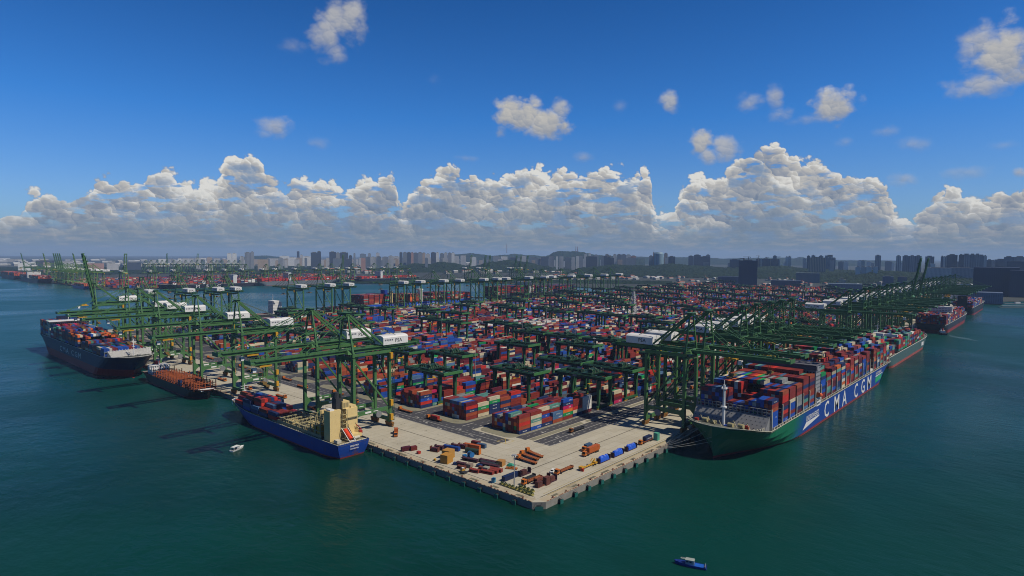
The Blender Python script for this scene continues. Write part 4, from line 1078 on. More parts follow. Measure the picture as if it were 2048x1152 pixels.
# --- brown rack ship -----------------------------------------------------------------------
R2 = ship((-13,366,0), math.pi/2, 'empty dark hulled ship whose deck is crowded with rusty orange racks')
hull(R2, 142, 21, 9.0, 20, 16, [paint('brown_black_hull', (.035,.022,.022), .4), BOOT, DECKR, RUSTM], boot=.8, sheer=1.0, rake=4, full=.9)
RACK = mat('rack_orange', (.36,.085,.022), .65, var=.3, rust=.3)
mb = MB()
for i in range(16):
    x = 9+i*6.6
    for y in (-9.4,-4.7,0,4.7,9.4):
        mb.box(x-.32,x+.32,y-.3,y+.3,8.0,14.6 if i%3 else 16.6)
    mb.box(x-.3,x+.3,-9.4,9.4,13.8,14.4); mb.box(x-.2,x+.2,-9.4,9.4,10.8,11.1)
for y in (-9.4,9.4): mb.box(9,108,y-.2,y+.2,11.2,11.5)
mb.build('cargo_rack', RACK, R2)
for i in range(8): MB().box(11+i*12.6,20+i*12.6,-8.5,8.5,8.2,9.4).build('hatch_cover', DECKR, R2)
mb = MB(); mb.box(42,46,-9.6,-6.6,8,13.5); mb.box(40,46,7,9.5,8,13.8); mb.build('deck_house', mat('deep_blue_box', (.02,.05,.16), .5), R2)
house(R2, 118, 130, 8, 8, 17, WHITE, wing=9.5); mast(R2, 122, 17, 24)
mb = MB(); mb.cyl((131,-7,11),(137,-7,10),1.3,8,0,1); mb.build('lifeboat', mat('lifeboat_orange', (.85,.14,.02), .4), R2)
mb = MB(); mb.box(125,129,-2,2,17,21); mb.build('funnel', REDP, R2)
mb = MB(); mb.box(2,10,-6,6,8.6,9.4); mb.box(1.5,2.2,-5,5,9.8,10.6); mb.build('fore_deck_gear', WHITE, R2)
# --- large loaded ship on the left quay ----------------------------------------------------
A = ship((-25.5,507,0), math.pi/2, 'large navy container ship with deep red waterline band and part loaded deck on left quay')
hull(A, 320, 45, 22.5, 40, 30, [paint('navy_hull', (.007,.016,.085)), paint('boot_dark_red', (.42,.020,.025)), DECKG, WHITE], boot=8.5, sheer=2.0, rake=22, full=.95, bulb=True, stern_rake=30)
for i, ch in enumerate('CMACGM'):
    mb = MB(); x0, x1 = (198,183,168,146,131,116)[i], (209,195,179,157,142,128)[i]; w = max(v[0] for v in text_verts(ch, 8.6)[0])
    add_text(mb, ch, 8.6, (x1,22.52,11.6), (-1,0,0), (0,0,1), wide=(x1-x0)/w, off=.06); mb.build('lettering', WHITE, A)
mb = MB(); mb.add([(20,-18.5,23.4),(20,18.5,23.4),(28,20,29.0),(28,-20,29.0)],[(0,3,2,1),(0,1,2,3)]); mb.box(27.9,28.3,-20,20,22,29)
for i in range(14): mb.box(26.5,26.9,-18.5+i*2.8,-18.3+i*2.8,27.5,30.2)
mb.build('breakwater', WHITE, A)
mast(A, 15, 24, 41, WHITE, r=.7)
for y in (-5,3): MB().cyl((11,y,24.8),(11,y+3,24.8),1.1,8).build('windlass', GREY, A)
hs = house(A, 262, 273, 21.4, 22, 41.6, mat('white_cream', (.6,.58,.5), .5), wing=23)
mb = MB(); mb.box(256,275,-22.8,22.8,41.9,42.5); mb.build('bridge_roof', WHITE, hs); mast(A, 268, 43.9, 54)
for i in range(20):
    x = 34+14*i-.8
    if 258 < x < 276: continue
    mb = MB(); mb.box(x-.4,x+.4,-21.6,21.6,22.2,22.7); mb.box(x-.4,x+.4,-21.6,21.6,27.0,27.4)
    for j in range(16): mb.box(x-.3,x+.3,-21.4+j*2.85-.15,-21.4+j*2.85+.15,22,27.5)
    mb.build('lashing_bridge', GREY, A)
mb = MB(); mb.box(290,297,-7,7,22,46); mb.build('funnel', mat('funnel_navy', (.012,.02,.06), .5), A)
def ah(b, u, rr):
    if b > 16: return 7
    if b == 6: return 0 if u < .55 else 1
    base = [3,3,3,3,4,3,0,5,4,5,6,5,6,6,5,6,6][min(b,16)]
    return max(0, base-(1 if u > .88 else 0)-(1 if rr.random() < .15 else 0))
deck_cargo('l', 507+40, 20, 14.0, -25.5-21.6, -25.5+21.6, 23.2, ah, 'navy ship', 41, gaps=(16,), axis=1, weights=[18,8,8,5,22,11,9,4,1.5,2,3,2,1,2], indiv=True)

# --- ships at the far quay -----------------------------------------------------------------
C1 = ship((930,NQ+33,0), math.pi, 'bright blue ship stacked high with red containers at the far quay')
hull(C1, 370, 56, 15.5, 60, 30, [paint('bright_blue_hull', (.012,.085,.55)), BOOT, DECKG], boot=1.5, rake=8)
mb = MB()
for s_, x in (('CO',232),('SCO',205),('SHIPPING',160)): pass
add_text(mb, 'COSCO SHIPPING', 11.0, (210,28.03,3.4), (-1,0,0), (0,0,1), wide=1.15, off=.05)
mb.build('lettering', WHITE, C1)
hc = MB().box(192,199,17,27.5,15,47).box(190,201,14,28.0,43,46).build('superstructure', WHITE, C1); MB().box(191.9,191.95,18,27,40,42).build('window', GLASS, hc); mast(C1, 196, 47, 58, y=20)
mb = MB(); mb.box(282,290,-8,8,15,46); mb.build('funnel', mat('funnel_deep_blue', (.015,.05,.35), .5), C1)
mb = MB(); mb.box(282,290,26.0,28.05,15,44); mb.build('aft_house', CREAM, C1)
RW = [34,14,14,12,6,4,1,7,1,3,2,1,0,2]
deck_cargo('n', 575, 8, 14.6, NQ+6, NQ+60, 16.8, lambda b,u,rr: 8 if b != 7 else 7, 'bright blue far ship', 51, weights=RW, gaps=(5,))
deck_cargo('n', 575+14.6*9, 14, 14.6, NQ+6, NQ+60, 16.8, lambda b,u,rr: (4 if b in (3,4,) else 7)-(1 if b > 10 else 0), 'bright blue far ship forward', 52, weights=RW, gaps=(2,))
C2 = ship((1400,NQ+32,0), math.pi, 'dark ship with red and dark stacks beyond the bright blue ship')
hull(C2, 400, 54, 20, 60, 30, [paint('dark_navy_hull', (.012,.02,.05)), BOOT, DECKG], boot=1.5, rake=8)
house(C2, 250, 262, 26, 19, 52, WHITE, wing=27)
deck_cargo('n', 1010, 12, 14.6, NQ+6, NQ+58, 21, lambda b,u,rr: 8, 'dark far quay ship', 53, weights=[20,8,26,8,16,2,1,3,1,1,1,1,0,2], gaps=(8,))
deck_cargo('n', 1190, 13, 14.6, NQ+6, NQ+58, 21, lambda b,u,rr: 6, 'dark far quay ship forward', 54, weights=[10,4,30,2,30,2,1,1,0,1,1,1,0,2])
C3 = ship((250,NQ+20,0), 0, 'small ship with a tall white bridge tower at the far quay')
hull(C3, 180, 28, 11, 30, 18, [paint('plain_dark_hull', (.03,.04,.05)), BOOT, DECKR], boot=1.5, rake=6)
house(C3, 108, 122, 10, 10, 36, WHITE, wing=13); mast(C3, 113, 36, 49, WHITE)
mb = MB(); mb.box(124,130,-3,3,10,33); mb.cyl((126,5,28),(126,7,28),2.2,8); mb.build('funnel', WHITE, C3)
C4 = ship((620,NQ+18,0), math.pi, 'low dark ship under the far quay cranes with red deck gear')
hull(C4, 160, 26, 10, 30, 18, [paint('plain_dark_hull', (.03,.04,.05)), BOOT, DECKR], boot=1.5, rake=6)
deck_cargo('n', 480, 8, 14, NQ+6, NQ+28, 11, lambda b,u,rr: rr.choice((1,2,2)), 'low dark far ship', 55, weights=[20,8,20,12,4,2,1,1,0,0,0,1,0,2])
# --- across the channel ---------------------------------------------------------------------
D1 = ship((560,2232,0), 0, 'long black hulled ship with white letters M S C across the channel')
hull(D1, 370, 46, 15, 60, 30, [paint('msc_black', (.018,.018,.03)), paint('msc_boot', (.05,.03,.04)), DECKG], boot=1, rake=8)
mb = MB()
for ch, x in zip('MSC', (122,160,200)): add_text(mb, ch, 15, (x,-23.03,2.5), (1,0,0), (0,0,1), wide=1.3, off=.06)
mb.build('lettering', WHITE, D1)
house(D1, 262, 276, 22, 14, 48, WHITE, wing=23)
deck_cargo('o', 610, 21, 14.6, 2210, 2254, 16, lambda b,u,rr: (2 if b < 4 else 4) if b%5 else 5, 'black ship across the channel', 61, gaps=(13,), weights=[14,12,8,14,8,5,3,4,20,1,5,3,0,2])
D2 = ship((1310,2228,0), math.pi, 'pale grey hulled ship with bright red containers across the channel')
hull(D2, 390, 48, 17, 60, 30, [paint('pale_grey_hull', (.16,.18,.20)), BOOT, DECKG], boot=1, rake=8)
house(D2, 250, 262, 23, 16, 52, WHITE, wing=24); mast(D2,256,52,62)
deck_cargo('o', 940, 23, 14.6, 2206, 2250, 18, lambda b,u,rr: 5-(1 if rr.random()<.3 else 0), 'grey ship across the channel', 62, gaps=(8,), weights=[14,4,8,60,4,2,0,1,1,0,0,2,0,1])
D3 = ship((1760,2225,0), math.pi, 'dark ship with orange red waterline and red containers across the channel')
hull(D3, 370, 48, 17, 60, 30, [paint('dark_navy_hull', (.012,.02,.05)), paint('boot_orange', (.5,.12,.06)), DECKG], boot=2.6, rake=8)
house(D3, 240, 252, 23, 16, 50, WHITE, wing=24)
deck_cargo('o', 1410, 22, 14.6, 2203, 2247, 18, lambda b,u,rr: 4-(1 if rr.random()<.4 else 0), 'dark ship across the channel', 63, gaps=(6,12), weights=[16,6,8,50,5,2,0,1,9,0,0,2,0,1])
D4 = ship((388,3900,0), -math.pi/2, 'dark ship piled with orange containers at far left of the channel')
hull(D4, 400, 50, 18, 60, 30, [paint('dark_navy_hull', (.012,.02,.05)), BOOT, DECKG], boot=1, rake=8)
deck_cargo('o', 3530, 24, 14.2, 364, 410, 19, lambda b,u,rr: 6, 'far left ship', 64, axis=1, gaps=(9,), weights=[20,24,14,10,6,2,0,3,3,0,0,20,0,1])
D5 = ship((386,3420,0), -math.pi/2, 'ship with white accommodation and orange cargo near the far left shore')
hull(D5, 420, 50, 18, 60, 30, [paint('dark_navy_hull', (.012,.02,.05)), BOOT, DECKG, WHITE], boot=1, rake=8)
house(D5, 180, 200, 24, 17, 44, WHITE, wing=25)
deck_cargo('o', 3030, 26, 14.2, 363, 409, 19, lambda b,u,rr: 5, 'second far left ship', 65, axis=1, gaps=(13,14), weights=[20,24,14,10,6,2,0,3,8,0,0,20,0,1])
D6 = ship((388,2560,0), -math.pi/2, 'small blue ship with orange cargo below the yellowish cranes at far left')
hull(D6, 190, 32, 11, 30, 20, [BLUEH, BOOT, DECKR], boot=1, rake=6)
deck_cargo('o', 2390, 10, 13.6, 374, 402, 12, lambda b,u,rr: 3, 'small blue far ship', 66, axis=1, weights=[20,24,8,14,4,2,0,3,6,0,0,20,0,1])
# ------------------------------------------------------------------ things on the apron
def wheels(parent, pts, r=.5, w=.5):
    for (x,y) in pts: 
        MB().cyl((x,y-w/2,r),(x,y+w/2,r),r,10).build('wheel', RUBBER, parent)
TRO = mat('trailer_orange', (.34,.10,.025), .65, var=.25, rust=.3)
def truck(loc, rz, label, trailer=TRO, cab=ORG, group='orange port trucks parked on the apron', deckonly=True):
    """local: front toward -x, length 16"""
    r = empty('port_truck', loc, rz); tag(r, label, 'truck', group)
    mb = MB(); mb.add([(-8,-1.2,.9),(-5.6,-1.2,.9),(-5.6,1.2,.9),(-8,1.2,.9),(-7.7,-1.2,3.1),(-5.8,-1.2,3.2),(-5.8,1.2,3.2),(-7.7,1.2,3.1)], BOXF); mb.box(-8.4,-8,-1.2,1.2,.7,1.5)
    cb = mb.build('cab', cab, r)
    g = MB(); g.add([(-7.96,-1.05,1.9),(-7.96,1.05,1.9),(-7.78,1.05,2.9),(-7.78,-1.05,2.9)],[(0,1,2,3),(3,2,1,0)]); g.box(-7.4,-6.2,-1.23,-1.2,2.0,2.8); g.box(-7.4,-6.2,1.2,1.23,2.0,2.8); g.build('window', GLASS, cb)
    MB().box(-6,-3.2,-.6,.6,.7,1.1).box(-5.4,-4.6,-1,1,1.1,1.5).build('chassis', DARK, r)
    mb = MB(); mb.box(-4.6,7.6,-1.25,1.25,1.15,1.5); mb.box(-4.6,-4.3,-1.25,1.25,1.5,2.1); mb.box(7.3,7.6,-1.25,1.25,1.5,1.9)
    for i in range(6): mb.box(-3.6+i*2,-3.3+i*2,-1.4,1.4,1.1,1.62)
    mb.box(-4.6,7.6,-.7,-.4,.75,1.15); mb.box(-4.6,7.6,.4,.7,.75,1.15)
    mb.build('trailer', trailer, r)
    wheels(r, [(-7,-1),(-7,1),(-4.2,-1),(-4.2,1),(4.4,-1),(4.4,1),(5.6,-1),(5.6,1),(6.8,-1),(6.8,1)])
    return r
T1 = math.radians(-38); T2 = math.radians(-42)
def place(px, py, z=ZD): q = at(px,py,z); return (q.x,q.y,ZD)
truck((44.8,46.8,ZD), math.radians(-91.6), 'orange truck cab with rusty flat trailer, nearest of three parked side by side')
truck((51.5,50.4,ZD), math.radians(-96), 'orange truck with short rusty trailer, middle of the three parked side by side')
truck((57.5,51.5,ZD), math.radians(-101), 'orange truck with empty rusty trailer, farthest of three parked side by side')
truck((47,20.0,ZD), 0, 'orange truck with low flat trailer beside a white car near the quay corner')
t1 = truck((84,27,ZD), 0, 'orange truck on the open apron whose trailer carries orange half height bins')
t2 = truck((92,33,ZD), 0, 'orange truck behind the bin truck carrying a slate blue half container')
truck((69.0,160,ZD), -math.pi/2, 'orange cab truck driving on the left quay road with a red load', group='trucks on the quay roads')
truck((70,196,ZD), -math.pi/2, 'small orange truck on the left quay road by the third yard block', group='trucks on the quay roads')
truck((27,152,ZD), .9, 'orange truck by the crane legs with an orange crate and stake racks')
truck((120,64,ZD), 0, 'dark truck in the crane shade on the right quay road', trailer=DARK, cab=mat('shaded_orange', (.25,.09,.02), .6), group='trucks on the quay roads')  # crane shade put into the colour: darker copy of the orange cab paint
truck((106,6.2+5.5,ZD), 0, 'orange cab truck with navy container at the end of the blue tarpaulin row')
for i in range(14):
    truck((67.5 if i%2 else 60, 250+i*44+rnd.uniform(-9,9), ZD), -math.pi/2 if i%2 else math.pi/2, f'small truck on the left quay road, {ordn(i)} beyond the third yard block', group='trucks on the quay roads')
for i in range(12):
    truck((240+i*60+rnd.uniform(-20,20), 66 if i%2 else 80, ZD), 0 if i%2 else math.pi, f'small truck on the right quay road under the cranes, {ordn(i)} in line', group='trucks on the quay roads')
for i in range(6):
    truck((20+rnd.uniform(0,10), 205+i*55, ZD), math.pi/2, f'small truck waiting under the left quay cranes, {ordn(i)} in line', group='trucks under the left quay cranes')
def crate(name, loc, rz, sx, sy, sz, m, label, cat='crate', group=None, ribs=True, z0=0.0):
    r = empty(name, loc, rz); tag(r, label, cat, group)
    mb = MB(); mb.box(-sx/2,sx/2,-sy/2,sy/2,z0,z0+sz)
    mb.build('body', m, r)
    if ribs:
        mb = MB(); n = max(2, int(sx/1.1))
        for i in range(n+1):
            x = -sx/2+i*(sx-.12)/n
            mb.box(x,x+.12,-sy/2-.06,-sy/2-.003,z0+.15,z0+sz-.1); mb.box(x,x+.12,sy/2+.003,sy/2+.06,z0+.15,z0+sz-.1)
        for z in (z0,z0+sz-.15): mb.box(-sx/2-.05,sx/2+.05,-sy/2-.07,-sy/2-.062,z,z+.15)
        mb.build('rib', m, r)
    return r
def rack(loc, rz, L, m, label, ends=2.4, load=None, group='flat racks parked at the quay corner', tilt=False):
    """flat rack container: floor with end walls"""
    r = empty('flat_rack', loc, rz); tag(r, label, 'flat rack', group)
    mb = MB(); mb.box(-L/2,L/2,-1.22,1.22,0.1,.65)
    for i in range(int(L/1.2)): mb.box(-L/2+.3+i*1.2,-L/2+.6+i*1.2,-1.25,1.25,.65,.72)
    mb.build('floor', m, r)
    for s in (-1,1):
        w = MB(); x = s*(L/2-.12)
        w.box(x-.12,x+.12,-1.22,1.22,.65,.65+ends)
        for y in (-1.2,-.4,.4,1.2): w.box(x-.2*0+s*-.3-.08,x-s*.3+.08+.0,y-.06,y+.06,.65,.65+ends*.9) if False else w.box(min(x,x-s*.3),max(x,x-s*.3),y-.06,y+.06,.65,.65+ends*.9)
        w.build('end_wall', m, r)
    return r
def tarp_rack(loc, label):
    r = rack(loc, 0, 12, mat('dark_maroon_steel', (.06,.02,.035), .7, rust=.2), label, 2.6, group='blue tarpaulin loads in a row along the quay edge')
    mb = MB(); nx, ny = 22, 12; rr = random.Random(hash(label)%1000 if False else int(loc[0]))
    vs = []
    for i in range(nx+1):
        for j in range(ny+1):
            u = i/nx; a = math.pi*j/ny; lump = 1+.16*math.sin(u*9+loc[0])*math.sin(a*2)+.10*math.sin(u*23+a*5)+rr.uniform(-.05,.05)
            e = min(1, min(u,1-u)*9)**.5
            vs.append((-4.9+u*9.8, -1.45*math.cos(a)*(.75+.25*e)*(1+.04*math.sin(u*30)), .7+3.0*max(0,math.sin(a))**.55*e*lump))
    fs = [(i*(ny+1)+j, (i+1)*(ny+1)+j, (i+1)*(ny+1)+j+1, i*(ny+1)+j+1) for i in range(nx) for j in range(ny)]
    mb.add(vs, fs); o = mb.build('tarpaulin_load', LBLUE, r, smooth_=False); return r
tarp_rack((77.5,13.2,ZD), 'lumpy bright blue tarpaulin load on a rack, nearest the quay corner of three')
tarp_rack((92.8,13.0,ZD), 'lumpy bright blue tarpaulin load on a rack, middle one of the three')
tarp_rack((108.5-0.0,12.8+3.5,ZD) if False else (107.5,12.9,ZD) if False else (109.0,13.0,ZD), 'lumpy bright blue tarpaulin load on a rack, farthest from the quay corner')
for o in list(bpy.data.objects):
    if o.get('label') == 'orange cab truck with navy container at the end of the blue tarpaulin row': o.location = (129,13.5,ZD)
def loaded(name, loc, rz, L, ci, label, z=1.55, w=2.44, h=2.6, cat='container', txt=None, group=None):
    r = empty(name, loc, rz); tag(r, label, cat, group)
    c = mat('paint_'+PN[ci].replace(' ','_'), PC[ci], .5, var=.15, rust=.12)
    mb = MB(); mb.box(-L/2+.06,L/2-.06,-w/2+.05,w/2-.05,z+.1,z+h-.02); mb.build('body', c, r)
    f = MB()
    for x in (-L/2, L/2-.16):
        for y in (-w/2, w/2-.16): f.box(x,x+.16,y,y+.16,z,z+h)
    for y in (-w/2, w/2-.12):
        f.box(-L/2+.16,L/2-.16,y,y+.12,z,z+.14); f.box(-L/2+.16,L/2-.16,y,y+.12,z+h-.1,z+h)
    n = int(L/.8)
    for i in range(1,n): f.box(-L/2+i*L/n-.1,-L/2+i*L/n+.1,-w/2+.01,-w/2+.048,z+.15,z+h-.12)
    f.build('frame', c, r)
    if txt:
        t = MB(); add_text(t, txt, 1.1, (-L/4,-w/2-.01,z+.8), (1,0,0), (0,0,1)); t.build('lettering', WHITE, r)
    return r
loaded('container', (131,13.5,ZD), 0, 8.5, ix['navy blue'], 'navy container riding on the trailer at the end of the tarpaulin row', txt='CMA CGM')
crate('quay_kiosk', (139,11,ZD), 0, 3.0, 3.0, 5.0, mat('mint_green', (.10,.42,.30), .5), 'mint green open frame shelter beside the navy container truck', 'shelter')
loaded('waste_bin', (86.5,27,ZD), 0, 11.5, ix['orange'], 'orange open topped bins carried on the apron truck', h=3.0, cat='container')
loaded('container', (90,33.3,ZD), 0, 6.2, ix['steel blue'], 'slate blue half container on the truck behind the orange bins', h=2.4)
loaded('container', (69.0,159,ZD), math.pi/2, 8.0, ix['bright red'], 'red open box load on the truck on the left quay road', h=2.2)
loaded('container', (27.9,153.2,ZD), .9, 4.0, ix['orange'], 'bright orange crate on the rack truck by the crane legs', h=2.2)
# white car
def car(loc, rz, m, label, van=False):
    r = empty('parked_car', loc, rz); tag(r, label, 'car')
    mb = MB(); mb.add([(-2.3,-.9,.35),(2.3,-.9,.35),(2.3,.9,.35),(-2.3,.9,.35),(-2.3,-.9,.95),(2.3,-.9,1.0),(2.3,.9,1.0),(-2.3,.9,.95)], BOXF)
    mb.add([(-1.4,-.85,.95),(2.1,-.85,.98),(2.1,.85,.98),(-1.4,.85,.95),(-.6,-.72,1.6),(1.7,-.72,1.65),(1.7,.72,1.65),(-.6,.72,1.6)], BOXF)
    mb.build('body', m, r)
    g = MB(); g.add([(-1.36,-.75,1.02),(-1.36,.75,1.02),(-.66,.66,1.56),(-.66,-.66,1.56)],[(0,1,2,3),(3,2,1,0)]); g.box(-.5,1.6,-.83,-.8,1.08,1.5); g.box(-.5,1.6,.8,.83,1.08,1.5); g.build('window', GLASS, r)
    wheels(r, [(-1.5,-.8),(-1.5,.8),(1.5,-.8),(1.5,.8)], .34, .25); return r
car((41.5,24.5,ZD), .3, WHITE, 'white car parked beside the orange low trailer truck')
# yellow empty chassis
r = empty('yellow_trailer', (62,13.8,ZD), 0); tag(r, 'yellow articulated skeletal trailer near the quay edge with raised fork', 'trailer')
mb = MB(); mb.box(-7,6,-.5,.5,.9,1.3); mb.box(-8,-5.5,-1.2,1.2,.8,2.4)
for i in range(6): mb.box(-4+i*1.9,-3.7+i*1.9,-1.2,1.2,.9,1.2)
mb.bar((3,0,1.2),(7,0,3.6),.5); mb.bar((4,-1,2.6),(6,-1,4),.4); mb.bar((4,1,2.6),(6,1,4),.4); mb.box(6,8,-1.3,1.3,1,1.8); mb.build('frame', YEL, r)
wheels(r, [(-6,-1),(-6,1),(4,-1),(4,1),(6.5,-1),(6.5,1)])
crate('fire_cabinet', (54.5,12.6,ZD), .3, 1.6, 1.6, 1.7, REDP, 'small red cabinet beside the yellow trailer')
# boxes, racks and odd cargo laid out on the left apron
loaded('container', (8.6,117.8,ZD), -.25, 6.1, ix['dark maroon'], 'plum coloured half container paired on the left apron edge', z=.05)
loaded('container', (12.6,115.0,ZD), -.25, 4.2, ix['brick red'], 'brick red half container beside the plum one on left apron', z=.05)
crate('pallet_cage', (10.4,107.2,ZD), 0, 1.9, 1.9, 1.6, REDP, 'small red cage beyond the pair of half containers')
MA = mat('dark_maroon_steel', (.06,.02,.035), .7, rust=.2)
for i,(x,y,rz,L,m,lab) in enumerate([(20,103,-1.3,6,RUSTM,'rusty rack with a plum box, leftmost in the first apron cluster'),(24.3,103.5,-1.25,6,MA,'plum rack next to the rusty one in the first apron cluster'),(33.5,98,-1.35,5.5,MA,'plum rack between the blue container and the orange one'),(36.5,94.5,-1.35,6,RUSTM,'rusty rack behind the orange open topped container')]):
    rack((x,y,ZD), rz, L, m, lab, 2.6, group='racks among the apron cargo'); crate('machinery_box', (x,y,ZD+.73), rz, L*.6, 2.1, 2.0, mat('plum_box', (.11,.03,.045), .6), lab.split(' rack')[0].split(',')[0]+' rack cargo box, '+['leftmost','second','third','rightmost'][i]+' of four', 'box')
loaded('container', (29.5,97.5,ZD), -1.33, 12.1, ix['deep blue'], 'bright blue long container lying aslant in the apron cluster', z=.05)
loaded('container', (41.0,90.5,ZD), -1.33, 12.1, ix['orange'], 'orange open topped container lying aslant behind the green tank', z=.05)
loaded('container', (47.5,93.5,ZD), -1.33, 6.0, ix['brick red'], 'red box end to end with a slate box at the back of the cluster', z=.05)
loaded('container', (46.0,86.8,ZD), -1.33, 6.4, ix['steel blue'], 'slate grey blue box behind the orange open container', z=.05)
r = empty('storage_tank', (34,82.5,ZD), -1.33); tag(r, 'dark green cylindrical tank lying on the apron before the orange container', 'tank')
MB().cyl((-5,0,1.7),(5,0,1.7),1.5,14).build('shell', mat('tank_green', (.03,.06,.045), .6), r)
mb = MB()
for x in (-3.5,3.5): mb.box(x-.3,x+.3,-1.4,1.4,.05,.8)
mb.box(4.9,5.3,-1.4,1.4,.1,3.3); mb.build('cradle', ORG, r)
for (x,y,sx,lab,c) in ((11.3,82,5.2,'large ochre crate, nearer the sea of the two big ones',(.50,.24,.035)),(17.6,87.5,5.6,'large ochre crate, farther from the sea of the two big ones',(.48,.24,.045))):
    crate('cargo_crate', (x,y,ZD), -1.33, sx, 6.0, 5.2, mat('ochre_'+str(int(x)), c, .7, var=.08), lab, 'crate', 'two big ochre crates')
r = empty('cable_drum', (28.3,78.5,ZD), -.3); tag(r, 'bright blue cable drum standing between tank and rusty racks', 'cable drum')
MB().cyl((0,-1.6,1.7),(0,1.6,1.7),1.35,14).build('drum', mat('drum_cable', (.03,.10,.20), .6), r)
for y in (-1.75,1.6): MB().cyl((0,y,1.7),(0,y+.15,1.7),1.7,16).build('flange', mat('drum_blue', (.02,.16,.42), .5), r)
crate('pump_unit', (25.0,80.5,ZD), -.3, 2.4, 2, 1.8, mat('drum_blue', (.02,.16,.42), .5), 'small bright blue pump unit left of the cable drum', 'machine')
# stacks of folded racks, beams
flat = [(22.5,73,10.5,MA,'long dark folded rack alone in front of the cable drum'),(27.5,62.5,12,MA,'dark folded rack, leftmost of the slanted row by the ochre box'),(25.2,59.5,12,DARK,'dark folded rack, second of the slanted row by the ochre box'),(23,57,12,MA,'dark folded rack, third of the slanted row by the ochre box'),(17,55.5,7,RUSTM,'rusty folded rack behind the grey crate'),(14.2,50.5,8,mat('red_lead', (.26,.04,.025), .7),'red folded rack nearest the sea in the lower row'),(17.3,50.5,9,mat('red_lead', (.26,.04,.025), .7),'red folded rack second in the lower row'),(20.2,50,9,mat('red_lead', (.26,.04,.025), .7),'red folded rack third in the lower row'),(10.8,57.5,6,mat('red_lead', (.26,.04,.025), .7),'red folded rack beside the little forklift'),(9.5,67,5,RUSTM,'rusty folded rack behind the little forklift'),(13.5,71.5,6,MA,'plum folded rack in front of the nearer ochre crate')]
for (x,y,L,m,lab) in flat:
    rack((x,y,ZD), -1.33, L, m, lab, .5, group='folded flat racks laid out on the apron')
    rack((x,y,ZD+1.2), -1.33, L, m, lab+', upper layer' , .25, group='folded flat racks laid out on the apron')
crate('cargo_crate', (29.6,54.2,ZD), -1.33, 4.0, 4.4, 3.2, mat('ochre_box', (.45,.22,.06), .7), 'smaller pale ochre crate beside the green tarpaulin')
crate('slatted_crate', (16.2,53.3,ZD), -1.33, 3.4, 3.0, 2.8, mat('slat_grey', (.30,.31,.25), .7), 'pale grey slatted crate among the red folded racks')
crate('slatted_crate', (14.5,65.5,ZD), -1.33, 3.4, 3.2, 2.3, mat('bundle_brown', (.26,.20,.16), .8), 'bundle of brown upright bottles in a slatted crate')
crate('machine_part', (19.2,62,ZD), -1.33, 3, 2.2, 1.5, mat('deep_blue_box', (.02,.05,.16), .5), 'small deep blue crate in the middle of the left apron cargo')
crate('machine_part', (12,75,ZD), -1.2, 2.2, 2.2, 1.5, mat('deep_blue_box', (.02,.05,.16), .5), 'small deep blue crate beside the nearer ochre crate')
mb = MB(); vs = []
for i in range(9):
    for j in range(7):
        u, v = i/8, j/6; e = min(1,4*min(u,1-u))*min(1,4*min(v,1-v)); vs.append((-2.6+5.2*u,-1.6+3.2*v,.05+1.5*e**.6+.15*math.sin(i*2+j*3)*e))
mb.add(vs, [(i*7+j,(i+1)*7+j,(i+1)*7+j+1,i*7+j+1) for i in range(8) for j in range(6)])
tag(mb.build('tarpaulin_heap', mat('tarp_teal', (.03,.30,.20), .6), None, (32.8,49,ZD), -1.33), 'teal green tarpaulin heap beside the pale ochre crate', 'tarpaulin')
r = empty('orange_frame', (29.5,45.5,ZD), -1.1); tag(r, 'orange lifting frame lying right of the teal tarpaulin', 'lifting frame')
mb = MB()
for y in (-1,1): mb.box(-3.5,3.5,y-.2,y+.2,.2,.7)
for x in (-3,-1,1,3): mb.box(x-.2,x+.2,-1,1,.3,.9)
mb.bar((-2,0,.7),(2,0,1.8),.3); mb.build('frame', ORG, r)
r = empty('forklift', (6.6,63,ZD), .2); tag(r, 'small yellow and black forklift at the left quay edge', 'forklift')
MB().box(-1.3,1.2,-.8,.8,.4,1.3).box(.4,1.2,-.8,.8,1.3,1.6).build('body', YEL, r)
mb = MB(); mb.box(-1.6,-1.45,-.5,-.35,.2,3.2); mb.box(-1.6,-1.45,.35,.5,.2,3.2); mb.box(-2.8,-1.6,-.5,-.3,.2,.3); mb.box(-2.8,-1.6,.3,.5,.2,.3); mb.build('mast', DARK, r)
mb = MB(); mb.box(-.8,.8,-.7,.7,2.3,2.4)
for x in (-.7,.7):
    for y in (-.6,.6): mb.box(x-.05,x+.05,y-.05,y+.05,1.3,2.3)
mb.build('roof', WHITE, r); wheels(r, [(-.9,-.7),(-.9,.7),(.9,-.7),(.9,.7)], .35, .3)
crate('steel_plate_stack', (5.4,60.8,ZD), .2, 3.4, 2.8, .9, DARK, 'low black pallet beside the little forklift', 'pallet')
r = empty('yellow_bollard_cart', (8.5,89.5,ZD), .4); tag(r, 'tiny yellow cart left of the big ochre crates', 'cart'); MB().box(-.8,.8,-.6,.6,.3,1.2).build('body', YEL, r); wheels(r, [(-.5,-.5),(.5,.5)], .25, .15)
